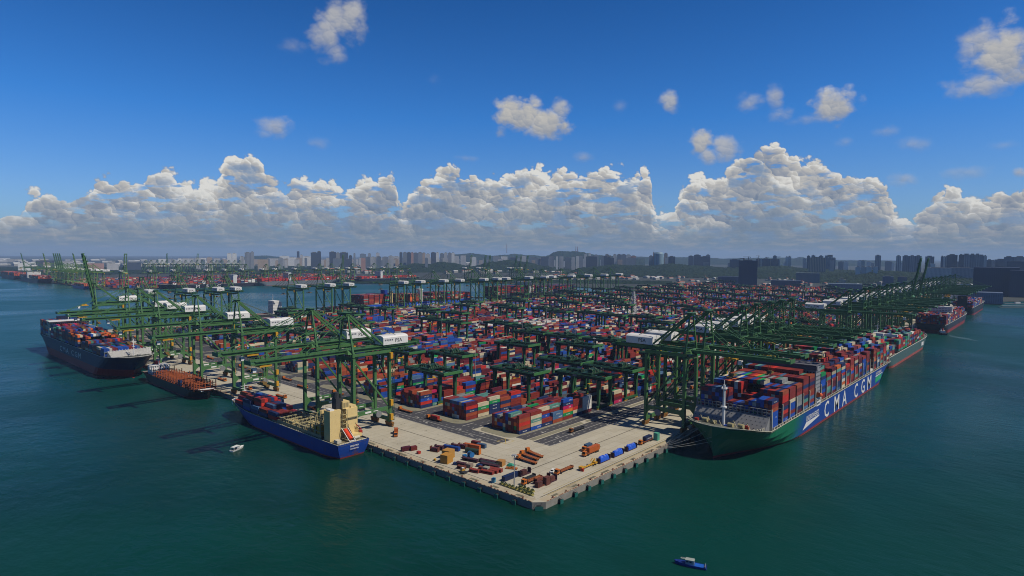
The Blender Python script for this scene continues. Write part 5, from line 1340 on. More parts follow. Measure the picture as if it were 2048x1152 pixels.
# quay corner cluster
def pack(i, x, y, rz, L, m, lab, e=2.6, gp='flat racks parked at the quay corner'): return rack((x,y,ZD), rz, L, m, lab, e, group=gp)
loaded('container', (17.5,35.5,ZD), 0, 12.1, ix['navy blue'], 'purple blue container behind the shrub planters at the quay corner', z=.05)
pack(0, 27.5,33.8, 0, 9, MA, 'plum rack with tall ends right of the purple container'); crate('machinery_box', (26.5,33.8,ZD+.73), 0, 4, 2.2, 2.3, mat('brown_box', (.10,.035,.03), .7), 'brown box on the plum rack right of the purple container', 'box')
pack(1, 25.5,28.5, 0, 9, DARK, 'empty black rack in the middle of the quay corner cluster', .8)
truck((22,23.5,ZD), 0, 'orange cab truck half hidden among rusty racks at the quay corner')
pack(2, 26,19.6, 0, 12, RUSTM, 'long rusty rack beside the corner truck'); crate('machinery_box', (24,19.6,ZD+.73), 0, 8, 2.3, 1.6, mat('rust_box', (.17,.05,.03), .75), 'long rusty crate on the rack beside the corner truck', 'box')
pack(3, 20.5,15.8, 0, 8, RUSTM, 'rusty rack with a crane block near the corner planters'); pack(4, 29.5,15.6, 0, 7, MA, 'plum rack at the right end of the corner cluster')
crate('machinery_box', (19,15.8,ZD+.73), 0, 3, 2.2, 2.2, mat('brown_box', (.10,.035,.03), .7), 'brown cage box on the rusty rack near the planters', 'box'); crate('machinery_box', (24.3,14.9,ZD), 0, 3.6, 2.4, 4.4, mat('brown_box2', (.14,.045,.032), .7), 'tall brown box between two racks at the corner', 'box'); crate('machinery_box', (29.5,15.6,ZD+.73), 0, 3.6, 2.2, 2.2, mat('brown_box2', (.14,.045,.032), .7), 'brown box on the plum rack at right end of corner', 'box')
# shrubs in planters along the left edge of the corner
LEAF = mat('shrub_leaf', (.045,.075,.015), .7, var=.35, scale=1.5)
def planter(x, y, i):
    r = empty('planter', (x,y,ZD), 0); tag(r, (f'yellow planter with dark green shrub, {nth(i+1)} along the left quay edge' if i < 20 else f'yellow planter with shrub in the short inner row, {nth(i-19)} from the left'), 'planter', 'planters at the quay corner')
    MB().box(-1.0,1.0,-1.0,1.0,0,.7).build('tub', mat('planter_yellow', (.34,.30,.08), .8), r)
    mb = MB(); rr = random.Random(i)
    for q in range(70):
        a = rr.uniform(0,6.28); e = rr.uniform(0,1.5); d = rr.uniform(.6,1.2); c = Vector((math.cos(a)*math.cos(e)*d*1.0, math.sin(a)*math.cos(e)*d*1.0, .75+math.sin(e)*d*.95))
        u = Vector((rr.gauss(0,1),rr.gauss(0,1),rr.gauss(0,1))).normalized()*.28; v = u.orthogonal().normalized()*.22
        mb.add([c-u,c+v,c+u,c-v],[(0,1,2,3)])
    mb.build('shrub', LEAF, r); return r
for i in range(9): planter(7.6-.1*i, 33-i*2.75, i)
for i in range(4): planter(10.6, 22-i*2.75, 20+i)
tag(MB().box(-1.2,1.2,-.8,.8,0,2.2).box(-1.3,1.3,-.9,.9,2.2,2.35).build('site_toilet', mat('cabin_blue', (.06,.28,.40), .5), None, (6.8,38.5,ZD), .3), 'small light blue cabin at the left end of the planters', 'cabin')
# quay wall fittings
FEN = mat('fender_teal', (.012,.13,.11), .6, var=.2); FEN2 = mat('fender_black', (.02,.022,.025), .8)
def fender(loc, rz, lab, grp):
    r = empty('quay_fender', loc, rz); tag(r, lab, 'fender', grp)
    MB().box(-1.3,1.3,-2.0,-1.6,-.6,2.9).box(-1.3,1.3,-2.03,-2.0,-.6,-.1).build('panel', FEN, r)
    MB().cyl((0,-1.6,2.4),(0,-.02,2.4),.9,10).cyl((0,-1.6,.8),(0,-.02,.8),.7,10).build('rubber_cone', FEN2, r)
    for x in (-.9,.9): MB().cyl((x,-1.7,2.9),(x,-.02,4.45),.06,5).build('chain', DARK, r)
    return r
bpy.context.view_layer.update()
f0 = fender((16,0,0), 0, 'teal fender panel on the sunlit right quay wall', 'fenders along the right quay wall')
for i in range(1, 30):
    c = copy_tree(f0); c.location = (16+i*12.6,0,0); c['label'] = f'teal fender panel on the right quay wall, {nth(i+1)} from the corner'
f0['label'] = 'teal fender panel on the right quay wall, closest to the corner'
for i in range(0, 24):
    c = copy_tree(f0); c.location = (0,16+i*12.6,0); c.rotation_euler = (0,0,-math.pi/2); c['label'] = f'shaded fender panel on the left quay wall, {ORDR[i]} from the corner'; c['group'] = 'fenders along the left quay wall'
c = copy_tree(f0); c.location = (2.6,2.6,0); c.rotation_euler = (0,0,-math.pi/4); c.scale = (1.6,1,.95); c['label'] = 'wide teal fender across the chamfered quay corner'; c['group'] = 'fenders along the right quay wall'
BOLM = mat('bollard_rust', (.20,.06,.03), .7, rust=.2)
mb = MB(); mb.cyl((0,0,0),(0,0,.5),.28,8); mb.cyl((0,0,.5),(0,0,.75),.45,8); mb.box(-.5,.5,-.5,.5,0,.06)
b0 = mb.build('bollard', BOLM, None, (12,1.0,ZD))
nb_ = 0
for i in range(1, 46):
    c = b0.copy(); COL.objects.link(c); c.location = (12+i*11.4,1.0,ZD); tag(c, f'squat rust red bollard on the right quay edge, {nth(i+1)} from the corner', 'bollard', 'bollards along the right quay edge')
for i in range(45):
    c = b0.copy(); COL.objects.link(c); c.location = (1.0,12+i*11.4,ZD); tag(c, f'squat rust red bollard on the left quay edge, {nth(i+1)} from the corner', 'bollard', 'bollards along the left quay edge')
tag(b0, 'squat rust red bollard on the right quay edge, first from the corner', 'bollard', 'bollards along the right quay edge')
# kerb beam with red rubbing marks along the quay edges
mb = MB(); t = 6
while t < 900:
    for (a, b_) in ((0,1),(1,0)):
        L = rnd.uniform(.8,2.0)
        if a == 0: mb.box(t,t+L,.12,.40,ZD,ZD+.28)
        else: mb.box(.12,.40,t,t+L,ZD,ZD+.28)
    t += rnd.uniform(1.8,3.2)
struct(mb.build('quay_kerb_blocks', mat('kerb_block_red', (.30,.12,.07), .8, var=.3)))
mb = MB(); mb.box(5,EQ,.42,.66,ZD,ZD+.12); mb.box(.42,.66,5,NQ,ZD,ZD+.12); struct(mb.build('quay_edge_kerb', CONC2))
mb = MB(); mb.box(12.5,900,5.0,5.25,ZD,ZD+.15); mb.box(12.5,900,7.6,7.75,ZD,ZD+.1); struct(mb.build('cable_trench', mat('trench_ochre', (.36,.28,.10), .7, var=.3)))
# light masts
LMAT = mat('galvanised', (.34,.35,.36), .5)
def lamp_mast(loc, H, lab):
    r = empty('light_mast', loc); tag(r, lab, 'light mast', 'tall light masts in the yard')
    MB().cyl((0,0,0),(0,0,H),.38,8,0,.18).build('pole', LMAT, r)
    MB().cyl((0,0,H),(0,0,H+.3),1.2,10).build('crown', LMAT, r)
    mb = MB()
    for i in range(6): a = i*math.pi/3; mb.box(math.cos(a)*1.3-.25,math.cos(a)*1.3+.25,math.sin(a)*1.3-.25,math.sin(a)*1.3+.25,H-.4,H)
    mb.build('floodlight', WHITE, r)
lamp_mast((10.6,26.6,ZD), 17, 'slim grey light mast rising from the planters at the quay corner')
for i, (px, py) in enumerate([(1204,745),(942,762),(888,690),(1060,700),(1150,680),(760,660),(1090,660),(1330,650)]):
    q = at(px, py, ZD); k = round((q.y-88+10)/53.4); lamp_mast((q.x, 88+53.4*k-10, ZD), 36, f'tall slim light mast standing between the yard blocks, {ORDR[i]} of eight')
# white lattice mast and its boom in the middle of the yard
def lattice(parent, h, w0, w1, m, name='lattice', x=0, y=0, bars=12, z=0, t=.5):
    mb = MB()
    for s in ((-1,-1),(1,-1),(1,1),(-1,1)):
        mb.bar((x+s[0]*w0/2,y+s[1]*w0/2,z),(x+s[0]*w1/2,y+s[1]*w1/2,z+h),t)
    for i in range(bars):
        a = i/bars; b = (i+1)/bars; wa = (w0+(w1-w0)*a)/2; wb = (w0+(w1-w0)*b)/2
        for (p,q) in (((-1,-1),(1,-1)),((1,-1),(1,1)),((1,1),(-1,1)),((-1,1),(-1,-1))):
            mb.bar((x+p[0]*wa,y+p[1]*wa,z+h*a),(x+q[0]*wb,y+q[1]*wb,z+h*b),t*.6); mb.bar((x+p[0]*wb,y+p[1]*wb,z+h*b),(x+q[0]*wb,y+q[1]*wb,z+h*b),t*.5)
    return mb.build(name, m, parent)
q = at(1267,634,ZD); r = empty('lattice_tower', (q.x,q.y,ZD)); tag(r, 'white lattice telecom tower rising from the middle of the container yard', 'tower')
PW_ = mat('lattice_white', (.62,.62,.62), .5); lattice(r, 52, 11, 3, PW_, t=.8); MB().cyl((0,0,52),(0,0,62),.4,6).box(-3.5,3.5,-3.5,3.5,40,40.6).build('antenna', PW_, r)
for (dx,dy) in ((-30,10),):
    mb = MB(); 
    for yy in (-2,2): mb.box(-38,30,yy-.3,yy+.3,8,8.6); mb.box(-38,30,yy-.3,yy+.3,12,12.6)
    for i in range(17): mb.bar((-38+i*4,-2,8),(-36+i*4,-2,12),.4); mb.bar((-36+i*4,-2,12),(-34+i*4,-2,8),.4)
    for x in (-30,24): mb.box(x-1,x+1,-2,2,0,8)
    tag(mb.build('truss_bridge', PW_, None, (q.x-22,q.y-28,ZD), .1), 'long white steel truss lying near the lattice tower', 'truss')
# ------------------------------------------------------------------ small boats
def boat_hull(L, B, D, m, parent, name='hull'):
    mb = MB(); ts = [0,.08,.18,.32,.5,.75,1.0]; n = len(ts)
    f = [0,.38,.66,.88,1,.98,.86]
    lo = [(t*L-L/2+ (1-t)*.6, f_*B/2*.72, -.3) for t,f_ in zip(ts,f)]; hi = [(t*L-L/2, f_*B/2, D+(1-t)**2*D*.5) for t,f_ in zip(ts,f)]
    for sg in (-1,1):
        o = len(mb.v); mb.v += [(x,sg*y,z) for x,y,z in lo]+[(x,sg*y,z) for x,y,z in hi]
        for j in range(n-1): mb.f.append((o+j,o+j+1,o+n+j+1,o+n+j)[::sg*-1]); mb.m.append(0)
    mb.add([(lo[-1][0],-lo[-1][1],lo[-1][2]),(lo[-1][0],lo[-1][1],lo[-1][2]),(hi[-1][0],hi[-1][1],hi[-1][2]),(hi[-1][0],-hi[-1][1],hi[-1][2])],[(0,1,2,3)])
    vs = [(x,-y,z-.25) for x,y,z in hi]+[(x,y,z-.25) for x,y,z in hi]; mb.add(vs, [(j,j+1,n+j+1,n+j) for j in range(n-1)])
    return mb.build(name, m, parent)
def heading(x0,y0,x1,y1): a = at(x0,y0,0); b = at(x1,y1,0); return math.atan2(b.y-a.y, b.x-a.x), (b-a).length, (a+b)/2
rz, L, c = heading(488,896,462,907)
r = empty('launch_boat', (c.x,c.y,WZ), rz); tag(r, 'small white launch with canopy alone on the dark water at left', 'boat')
boat_hull(11.5, 3.4, 1.0, WHITE, r); MB().box(-.8,4.9,-1.35,1.35,2.7,2.85).build('canopy', WHITE, r)
mb = MB()
for x in (-.6,1.6,4.6):
    for y in (-1.2,1.2): mb.box(x-.12,x+.12,y-.1,y+.1,.8,2.7)
mb.build('post', WHITE, r); MB().box(-1.4,.3,-1.0,1.0,.8,2.2).build('cabin', WHITE, r); MB().box(-.2,4.7,-1.0,1.0,.78,1.2).build('seat', DARK, r)
MB().add([(-1.43,-.8,1.3),(-1.43,.8,1.3),(-1.41,.8,2.1),(-1.41,-.8,2.1)],[(0,3,2,1)]).build('window', GLASS, r)
rz, L, c = heading(1347,1129,1414,1142)
r = empty('work_boat', (c.x,c.y,WZ), rz); tag(r, 'small blue wooden work boat with white wheelhouse near the bottom edge', 'boat')
WB = mat('boat_blue', (.015,.05,.30), .5, var=.2, rust=.1); boat_hull(13.2, 3.9, 1.0, WB, r)
MB().box(1.8,6.0,-1.5,1.5,.85,.98).build('deck', mat('boat_deck_blue', (.012,.12,.55), .6, var=.3, scale=1.5), r)
cb = MB().box(-1.8,1.6,-1.1,1.1,.8,2.7).build('wheelhouse', mat('pale_blue_white', (.30,.42,.46), .5), r); MB().box(-1.9,1.8,-1.25,1.25,2.7,2.85).build('roof', mat('canvas_grey', (.36,.40,.37), .7), cb)
w = MB()
for y in (-1.13,1.11): w.box(-1.5,-.6,y,y+.02,1.8,2.4); w.box(-.2,.7,y,y+.02,1.8,2.4)
w.build('window', GLASS, cb)
mb = MB(); pr = None
for i in range(15):
    a = 2*math.pi*i/14; p = Vector((-2.9+.95*math.cos(a), .55*math.sin(a), 2.75))
    if pr is not None: mb.cyl(pr, p, .17, 6)
    pr = p
mb.build('dinghy_ring', mat('canvas_grey', (.36,.40,.37), .7), r); MB().box(5.9,6.15,-1.7,1.7,.8,1.5).build('tyre_rack', GREY, r)
def tug(loc, rz, lab, m=None):
    r = empty('tug_boat', loc, rz); tag(r, lab, 'tug boat', None)
    boat_hull(30, 10, 3.0, m or mat('tug_black', (.025,.025,.03), .6), r); MB().box(-7,5,-3.4,3.4,3,6.2).build('deck_house', WHITE, r)
    MB().box(-5.5,0,-2.4,2.4,6.2,9.2).build('wheelhouse', WHITE, r); MB().box(-5.56,-5.5,-2.2,2.2,7.4,8.7).box(-5,-.4,-2.46,-2.4,7.4,8.7).box(-5,-.4,2.4,2.46,7.4,8.7).build('window', GLASS, r)
    MB().cyl((3,0,6.2),(3,0,10.5),1.1,8).build('funnel', REDP, r); MB().cyl((-2,0,9.2),(-2,0,15),.15,6).build('mast', WHITE, r)
q = at(1880,669,0); tug((q.x,q.y-3,WZ), math.radians(200), 'dark tug beside the red bottomed ship at right with a faint wake')
q = at(1977,608,0); tug((q.x,q.y,WZ), math.radians(60), 'dark red tug in the far basin at the right edge', mat('tug_red', (.12,.02,.02), .6))
rz = 0
q = at(398,765,0)
mb = MB(); pts_ = [(1897,671),(1912,674),(1935,677),(1952,682),(1960,684),(1940,681),(1915,677),(1898,673)]
P_ = [at(x,y,0) for x,y in pts_]; mb.add([(p.x,p.y,WZ+.02) for p in P_], [tuple(range(len(P_)))]); struct(mb.build('wake_foam', mat('foam', (.04,.11,.13), .6, var=.3, scale=.2)))
# ------------------------------------------------------------------ city, hills, trees
def ray(px, D, z):
    """point at horizontal distance D along the photo column px"""
    a = math.radians(azel(px, 520)[0]); d = _F*math.cos(a)+_R*math.sin(a)
    return Vector((CAM.x+d.x*D, CAM.y+d.y*D, z)), d
def zat(px, py, D):
    d = FW*FPX+RT*(px-1024)-UPV*(py-576); h = math.hypot(d.x, d.y); return CAM.z+d.z/h*D
FM = {}
def facade(c, vert=False):
    c = tuple(min(.7,x*.95) for x in c)
    k = (tuple(round(x,4) for x in c), vert)
    if k in FM: return FM[k]
    m = bpy.data.materials.new('facade'); m.use_nodes = True; nt = m.node_tree; E.tree = nt; b = nt.nodes['Principled BSDF']; b.inputs['Roughness'].default_value = .6
    tc = nt.nodes.new('ShaderNodeTexCoord'); sp_ = nt.nodes.new('ShaderNodeSeparateXYZ'); nt.links.new(tc.outputs['Object'], sp_.inputs[0])
    X, Y, Z = (E(sp_.outputs[i]) for i in range(3))
    fl = smooth(E.m('FRACT', Z/3.4), .50, .62); co = E.m('GREATER_THAN', E.m('FRACT', (X+Y)/(9.0 if vert else 5.0)), .38)
    n = noise(tc.outputs['Object'], .02, 3, .5)
    w = (fl*co if not vert else E.m('MAXIMUM', fl*.5, 1-co))*.75
    cc = mixc(n, tuple(x*.8 for x in c), tuple(min(1,x*1.2) for x in c))
    nt.links.new(mixc(w, cc, (.03,.045,.07)), b.inputs['Base Color']); FM[k] = m; return m
ROOFM = mat('roof_plant', (.20,.20,.19), .8); REDROOF = mat('red_tile_roof', (.42,.12,.06), .8, var=.25, scale=.03); WROOF = mat('white_sheet_roof', (.62,.63,.62), .6, var=.1)
BN = {}
def building(px0, px1, ytop, D, c, label, cat='building', zb=3.0, depth=None, vert=False, shape='box', crown=True, rz=None, group=None):
    px = (px0+px1)/2; p, d = ray(px, D, zb); w = (px1-px0)/FPX*D*math.cos(math.radians(azel(px,520)[0]))**1.0; w = max(w, 6)
    zt = zat(px, ytop, D); h = max(6, zt-zb); dp = depth or max(12, min(w*.7, 40))
    ang = math.atan2(d.y, d.x)-math.pi/2+(rz if rz is not None else 0)
    p = p+d*dp*.5
    r = empty('tower_block' if h > 45 else 'office_block', p, ang); tag(r, label, cat, group)
    mb = MB()
    if shape == 'round':
        mb.cyl((0,0,0),(0,0,h*.93),w/2,24); mb.cyl((0,0,h*.93),(0,0,h),w/2*.98,24,0,w/2*.7)
    elif shape == 'step':
        mb.box(-w/2,-w*.05,-dp/2,dp/2,0,h*.93); mb.box(-w*.05,w*.22,-dp/2,dp/2,0,h); mb.box(w*.22,w/2,-dp/2,dp/2,0,h*.9)
    elif shape == 'comb':
        k = max(3, int(w/22)); 
        for i in range(k):
            hh = h*(1-.05*((i*7)%3)); mb.box(-w/2+i*w/k,-w/2+(i+.86)*w/k,-dp/2,dp/2,0,hh)
        mb.box(-w/2,w/2,-dp/2+2,dp/2-2,0,h*.88)
    else: mb.box(-w/2,w/2,-dp/2,dp/2,0,h)
    mb.build('wall', facade(c, vert), r)
    if crown and shape != 'round':
        t = MB(); t.box(-w*.28,w*.22,-dp*.3,dp*.3,h*(.995 if shape != 'comb' else .9),h+max(2.5,h*.035)); t.build('roof_plant', ROOFM, r)
    return r
DKB = (.035,.05,.085); BLG = (.13,.16,.20); PALE = (.42,.42,.42); WHI = (.60,.60,.58); TAN = (.36,.28,.21); PINK = (.38,.22,.18); GRY = (.22,.24,.27)
CITY = [  # px0, px1, ytop, distance, colour, extra
 (455,463,507,6500,WHI,''),(465,473,507,6500,WHI,''),(480,488,513,5200,PALE,'v'),(490,502,505,5200,GRY,'v'),(502,508,504,5300,GRY,''),
 (594,599,503,6500,DKB,''),(600,606,510,6500,PALE,''),(622,636,505,5200,DKB,''),(635,642,503,5250,DKB,''),(659,672,504,5000,DKB,''),(672,680,506,5100,GRY,''),(680,696,505,5000,DKB,''),(698,704,511,5000,DKB,''),(720,732,508,6800,BLG,''),(736,742,507,6800,GRY,''),(752,759,506,6800,PALE,''),(707,711,507,5600,GRY,''),
 (722,731,516,4600,PINK,''),(731,740,514,5200,BLG,'v'),(741,752,514,5200,PALE,'v'),(753,762,513,5200,BLG,'v'),(765,776,514,5200,GRY,'v'),(777,787,512,5200,PALE,'v'),(690,702,518,4800,DKB,''),(666,684,517,4700,BLG,''),
 (799,805,505,5400,DKB,''),(806,814,505,5400,GRY,'v'),(814,822,505,5400,DKB,''),(822,827,505,5350,PINK,''),(827,836,506,5400,BLG,'v'),(836,845,505,5400,GRY,'v'),(845,851,506,5400,TAN,''),(852,860,508,5400,PALE,''),(862,872,505,5500,DKB,''),(872,878,505,5400,WHI,''),(880,888,507,5600,BLG,''),(888,895,506,5400,PALE,'v'),(896,903,506,5400,GRY,'v'),(903,909,506,5400,WHI,''),(905,918,512,5800,PALE,''),(921,932,511,5800,PALE,''),(940,952,514,6200,WHI,''),(850,856,516,4700,BLG,''),(786,800,513,6000,PALE,''),
 (540,560,517,6800,PALE,''),(560,578,512,7200,WHI,''),(578,592,515,6800,WHI,''),(606,621,513,6600,WHI,''),(516,536,519,4800,TAN,''),
 (986,1000,513,5600,GRY,''),(1002,1015,513,5900,WHI,''),(1018,1034,515,5800,DKB,''),(1040,1052,512,6100,PALE,''),(1060,1076,515,5600,BLG,''),(1082,1096,514,5800,DKB,''),
 (1098,1108,513,4900,GRY,'v'),(1112,1116,513,4700,WHI,''),(1118,1127,513,4800,PALE,'v'),(1130,1142,515,4900,BLG,'v'),(1143,1150,514,4800,PALE,''),(1152,1158,512,5000,WHI,''),(1158,1166,512,5200,GRY,''),(1168,1174,508,5800,PALE,''),(1177,1182,507,5600,WHI,''),(1172,1194,513,4700,DKB,''),(1188,1197,510,5500,GRY,''),
 (1202,1209,513,5200,BLG,''),(1208,1228,512,4600,DKB,'c'),(1210,1218,509,5300,GRY,''),(1226,1233,509,5400,PALE,''),(1234,1243,509,5400,BLG,'v'),(1243,1252,509,5400,GRY,'v'),(1252,1262,510,5400,PALE,''),(1262,1272,512,5000,PINK,''),(1252,1272,516,4600,GRY,''),
 (1298,1306,512,4700,GRY,''),(1306,1309,505,4700,TAN,''),(1328,1335,507,4750,TAN,''),(1337,1350,513,4600,DKB,''),(1330,1336,515,4500,PALE,''),
 (1377,1387,512,5600,DKB,''),(1388,1401,510,5300,DKB,''),(1401,1420,513,5200,DKB,''),(1412,1420,510,5400,GRY,''),(1460,1480,519,4600,DKB,''),
 (1512,1522,518,4600,DKB,''),(1525,1540,518,4500,DKB,''),(1543,1557,518,4500,DKB,''),(1546,1553,512,4700,BLG,''),(1521,1525,518,4550,WHI,''),(1540,1543,519,4550,PALE,''),(1557,1560,519,4550,WHI,''),(1571,1576,514,4600,WHI,''),(1576,1582,513,4600,PALE,''),
 (1606,1612,517,5000,PALE,''),(1614,1620,512,4700,DKB,''),(1619,1650,515,4200,TAN,'v'),(1623,1630,511,4700,BLG,''),(1638,1646,512,4700,BLG,''),(1651,1670,511,4700,BLG,'c'),(1660,1668,521,4300,PALE,''),
 (1712,1721,534,3600,WHI,''),(1723,1733,534,3600,PALE,''),(1734,1743,533,3600,WHI,''),(1748,1756,533,3600,WHI,''),(1751,1761,511,4600,GRY,'v'),
 (1793,1801,512,4300,PALE,'v'),(1806,1818,512,4300,BLG,'v'),(1819,1830,512,4300,GRY,'v'),(1831,1842,512,4300,BLG,'v'),(1852,1867,513,4300,BLG,'v'),(1862,1870,527,4000,WHI,''),
 (1855,1906,536,3500,PALE,''),(1882,1887,513,4200,BLG,''),(1887,1890,514,4200,WHI,''),(1890,1897,513,4200,GRY,''),(1896,1913,510,4100,DKB,'v'),(1918,1926,510,4100,DKB,'v'),(1926,1940,509,4100,GRY,'v'),(1940,1950,509,4100,BLG,'v'),(1950,1960,509,4100,GRY,'v'),(1960,1968,511,4100,BLG,''),(1968,1973,512,4100,PALE,''),(1974,1984,520,4200,BLG,''),(1984,1990,521,4200,PALE,''),(1992,2012,519,4200,BLG,''),(2010,2026,514,4100,BLG,''),(2018,2048,523,4000,DKB,''),(2030,2050,514,4150,GRY,''),(1906,1950,536,3500,GRY,''),
 (38,58,526,5200,WHI,''),(75,105,521,5200,DKB,''),(88,100,525,4800,TAN,''),(125,138,526,5200,PALE,''),(176,205,527,5000,PINK,''),(215,235,527,5200,PALE,''),(255,280,525,5200,DKB,''),(300,312,520,6500,PALE,''),(318,332,518,6800,WHI,''),(340,352,519,6800,PALE,''),(356,362,517,7000,WHI,''),(366,376,517,7000,PALE,''),(400,412,516,7000,WHI,''),(414,424,515,7000,TAN,''),(428,440,517,7000,PALE,''),(444,454,519,6800,TAN,''),(415,426,527,4600,PALE,''),
]
side = lambda px: 'left' if px < 680 else ('middle' if px < 1370 else 'right')
ORD0 = 0
CNM = {DKB:'dark blue',BLG:'blue grey',PALE:'pale grey',WHI:'white',TAN:'tan',PINK:'pinkish',GRY:'grey'}
cnt = {}
for (a,b,yt,D,c,ex) in sorted(CITY, key=lambda t: t[0]):
    k = (CNM[c], side(a)); i = cnt.get(k, 0); cnt[k] = i+1
    kind = 'slab tower' if (b-a) > 14 else 'tower'
    lab = f'{CNM[c]} {kind} on the skyline, {nth(i+1)} such in the {side(a)} third'
    building(a,b,yt,D,c,lab, vert='v' in ex, shape='comb' if 'c' in ex else 'box', group='towers on the city skyline')
building(1308,1327,504.5,4650,(.16,.26,.32),'round blue glass office drum with white rings on the skyline', shape='round', group='towers on the city skyline')
# big dark blocks nearer the port
building(1479,1514,521,2750,(.018,.03,.075),'massive dark blue office slab standing before the wooded ridge', depth=60)
building(1957,2030,535,2620,(.012,.022,.06),'very wide dark navy building at the right edge above the basin', depth=90, crown=False)
building(2028,2075,541,2560,(.015,.025,.065),'lower dark navy block joined to the wide one at right edge', depth=80, crown=False)
building(1768,1787,553,3000,(.07,.10,.17),'blue glazed office block with a white end behind the right cranes', depth=30)
building(1798,1814,554,3050,(.08,.10,.15),'second blue office block behind the right cranes', depth=30)
building(1679,1692,557,2900,(.46,.42,.30),'cream stepped block beside the red roofed sheds', shape='step')
building(1662,1722,568,2500,(.12,.16,.20),'long flat grey warehouse behind the right quay cranes', depth=70, crown=False)
building(1545,1600,561,2800,(.05,.07,.11),'long dark low office block right of the dark slab', depth=40, crown=False)
building(1438,1480,553,3000,(.06,.08,.14),'long low blue office roof left of the dark slab', depth=40, crown=False)
building(1890,1920,588,2100,(.50,.50,.48),'pale low terminal office at the end of the right quay', depth=20, crown=False)
building(1930,2000,585,2150,(.10,.13,.20),'blue grey arched shed at the head of the right basin', depth=60, crown=False)
building(1595,1638,546,3300,(.12,.15,.17),'grey building with white rooftop objects below the woods', depth=50, crown=False)
# low sheds and houses with coloured roofs
def shed(px, py, w, dp, h, m, lab, grp, wall=None, rz=0):
    q = at(px, py, 3); r = empty('low_shed', (q.x,q.y,3), rz); tag(r, lab, 'building', grp)
    MB().box(-w/2,w/2,-dp/2,dp/2,0,h).build('wall', wall or facade((.30,.29,.26)), r)
    MB().add([(-w/2-.5,-dp/2-.5,h+.01),(w/2+.5,-dp/2-.5,h+.01),(w/2+.5,dp/2+.5,h+.01),(-w/2-.5,dp/2+.5,h+.01),(-w/2,0,h+dp*.14),(w/2,0,h+dp*.14)],[(0,1,5,4),(3,4,5,2)[::1],(0,4,3),(1,2,5),(0,3,2,1)]).build('roof', m, r)
    return r
rs = random.Random(5)
SH = []
def shs(n, x0, x1, y0, y1, w, d, h, choices, where, skip=None, rz=.3):
    for i in range(n):
        px = rs.uniform(x0,x1); py = rs.uniform(y0,y1)
        if skip and skip[0] < px < skip[1]: continue
        c_ = rs.choice(choices); SH.append((px, py, rs.uniform(*w), rs.uniform(*d), rs.uniform(*h), c_, where, rs.uniform(-rz,rz)))
shs(100, 1345,1700, 551,572, (14,38),(10,18),(5,10), ('red','red','white'), 'below the wooded ridge', (1470,1525))
shs(80, 1090,1345, 545,560, (20,60),(14,30),(6,12), ('white','white','red'), 'among trees below the hill')
shs(170, -40,1000, 519.5,534, (40,160),(30,70),(8,26), ('white','white','dark'), 'far behind the channel', rz=.5)
shs(80, 640,1090, 532,548, (20,70),(14,30),(8,22), ('white','white','red'), 'between trees behind the channel', rz=.5)
shs(60, 1700,1950, 545,580, (20,70),(14,30),(8,18), ('white','grey'), 'behind the right quay')
SH.sort(key=lambda t: -(t[2]*t[4])*(t[1]-510)**2)
num = {}
RM = {'red':REDROOF,'white':WROOF,'grey':ROOFM,'dark':ROOFM}
for (px,py,w,d,h,c_,where,rz) in sorted(SH[:290]):
    k = (c_, where); num[k] = num.get(k,0)+1
    shed(px, py, w, d, h, RM[c_], f'low {c_} roofed building {where}, {nth(num[k])} such from the left', f'{c_} roofed low buildings {where}', rz=rz)
mb = MB(); RI = {'red':1,'white':2,'grey':3,'dark':3}
for (px,py,w,d,h,c_,where,rz) in SH[290:]:
    q = at(px, py, 3); c_0, s_0 = math.cos(rz), math.sin(rz)
    n0 = len(mb.v); mb.box(-w/2,w/2,-d/2,d/2,0,h); mb.add([(-w/2,-d/2,h),(w/2,-d/2,h),(w/2,d/2,h),(-w/2,d/2,h),(-w/2,0,h+d*.14),(w/2,0,h+d*.14)],[(0,1,5,4),(3,4,5,2),(0,4,3),(1,2,5)], RI[c_])
    mb.v[n0:] = [(q.x+x*c_0-y*s_0, q.y+x*s_0+y*c_0, 3+z) for x,y,z in mb.v[n0:]]
tag(mb.build('low_rise_district', [facade((.30,.29,.26)), REDROOF, WROOF, ROOFM]), 'hazy mass of tiny low buildings around the far shore', 'buildings', kind='stuff')
# many small pale apartment blocks in the haze
num = {}
lst = []
for i in range(190):
    px = rs.triangular(300,1300,720); D = rs.uniform(5200,8200); top = rs.uniform(515.5,521)
    if px > 1100: top += 1.5
    lst.append((px, rs.uniform(4,11), top, D, rs.choice((PALE,PALE,GRY,BLG,TAN))))
for i in range(40):
    px = rs.uniform(1400,2040); lst.append((px, rs.uniform(5,12), rs.uniform(520,528), rs.uniform(4600,6500), rs.choice((PALE,BLG,GRY,WHI))))
for px,w,top,D,c in sorted(lst):
    nm = {DKB:'dark blue',BLG:'blue grey',PALE:'pale grey',WHI:'white',TAN:'tan',PINK:'pinkish',GRY:'grey'}[c]; num[nm] = num.get(nm,0)+1
    building(px-w/2, px+w/2, top, D, c, f'small distant {nm} apartment block, {nth(num[nm])} such from the left', group='small apartment blocks in the haze')
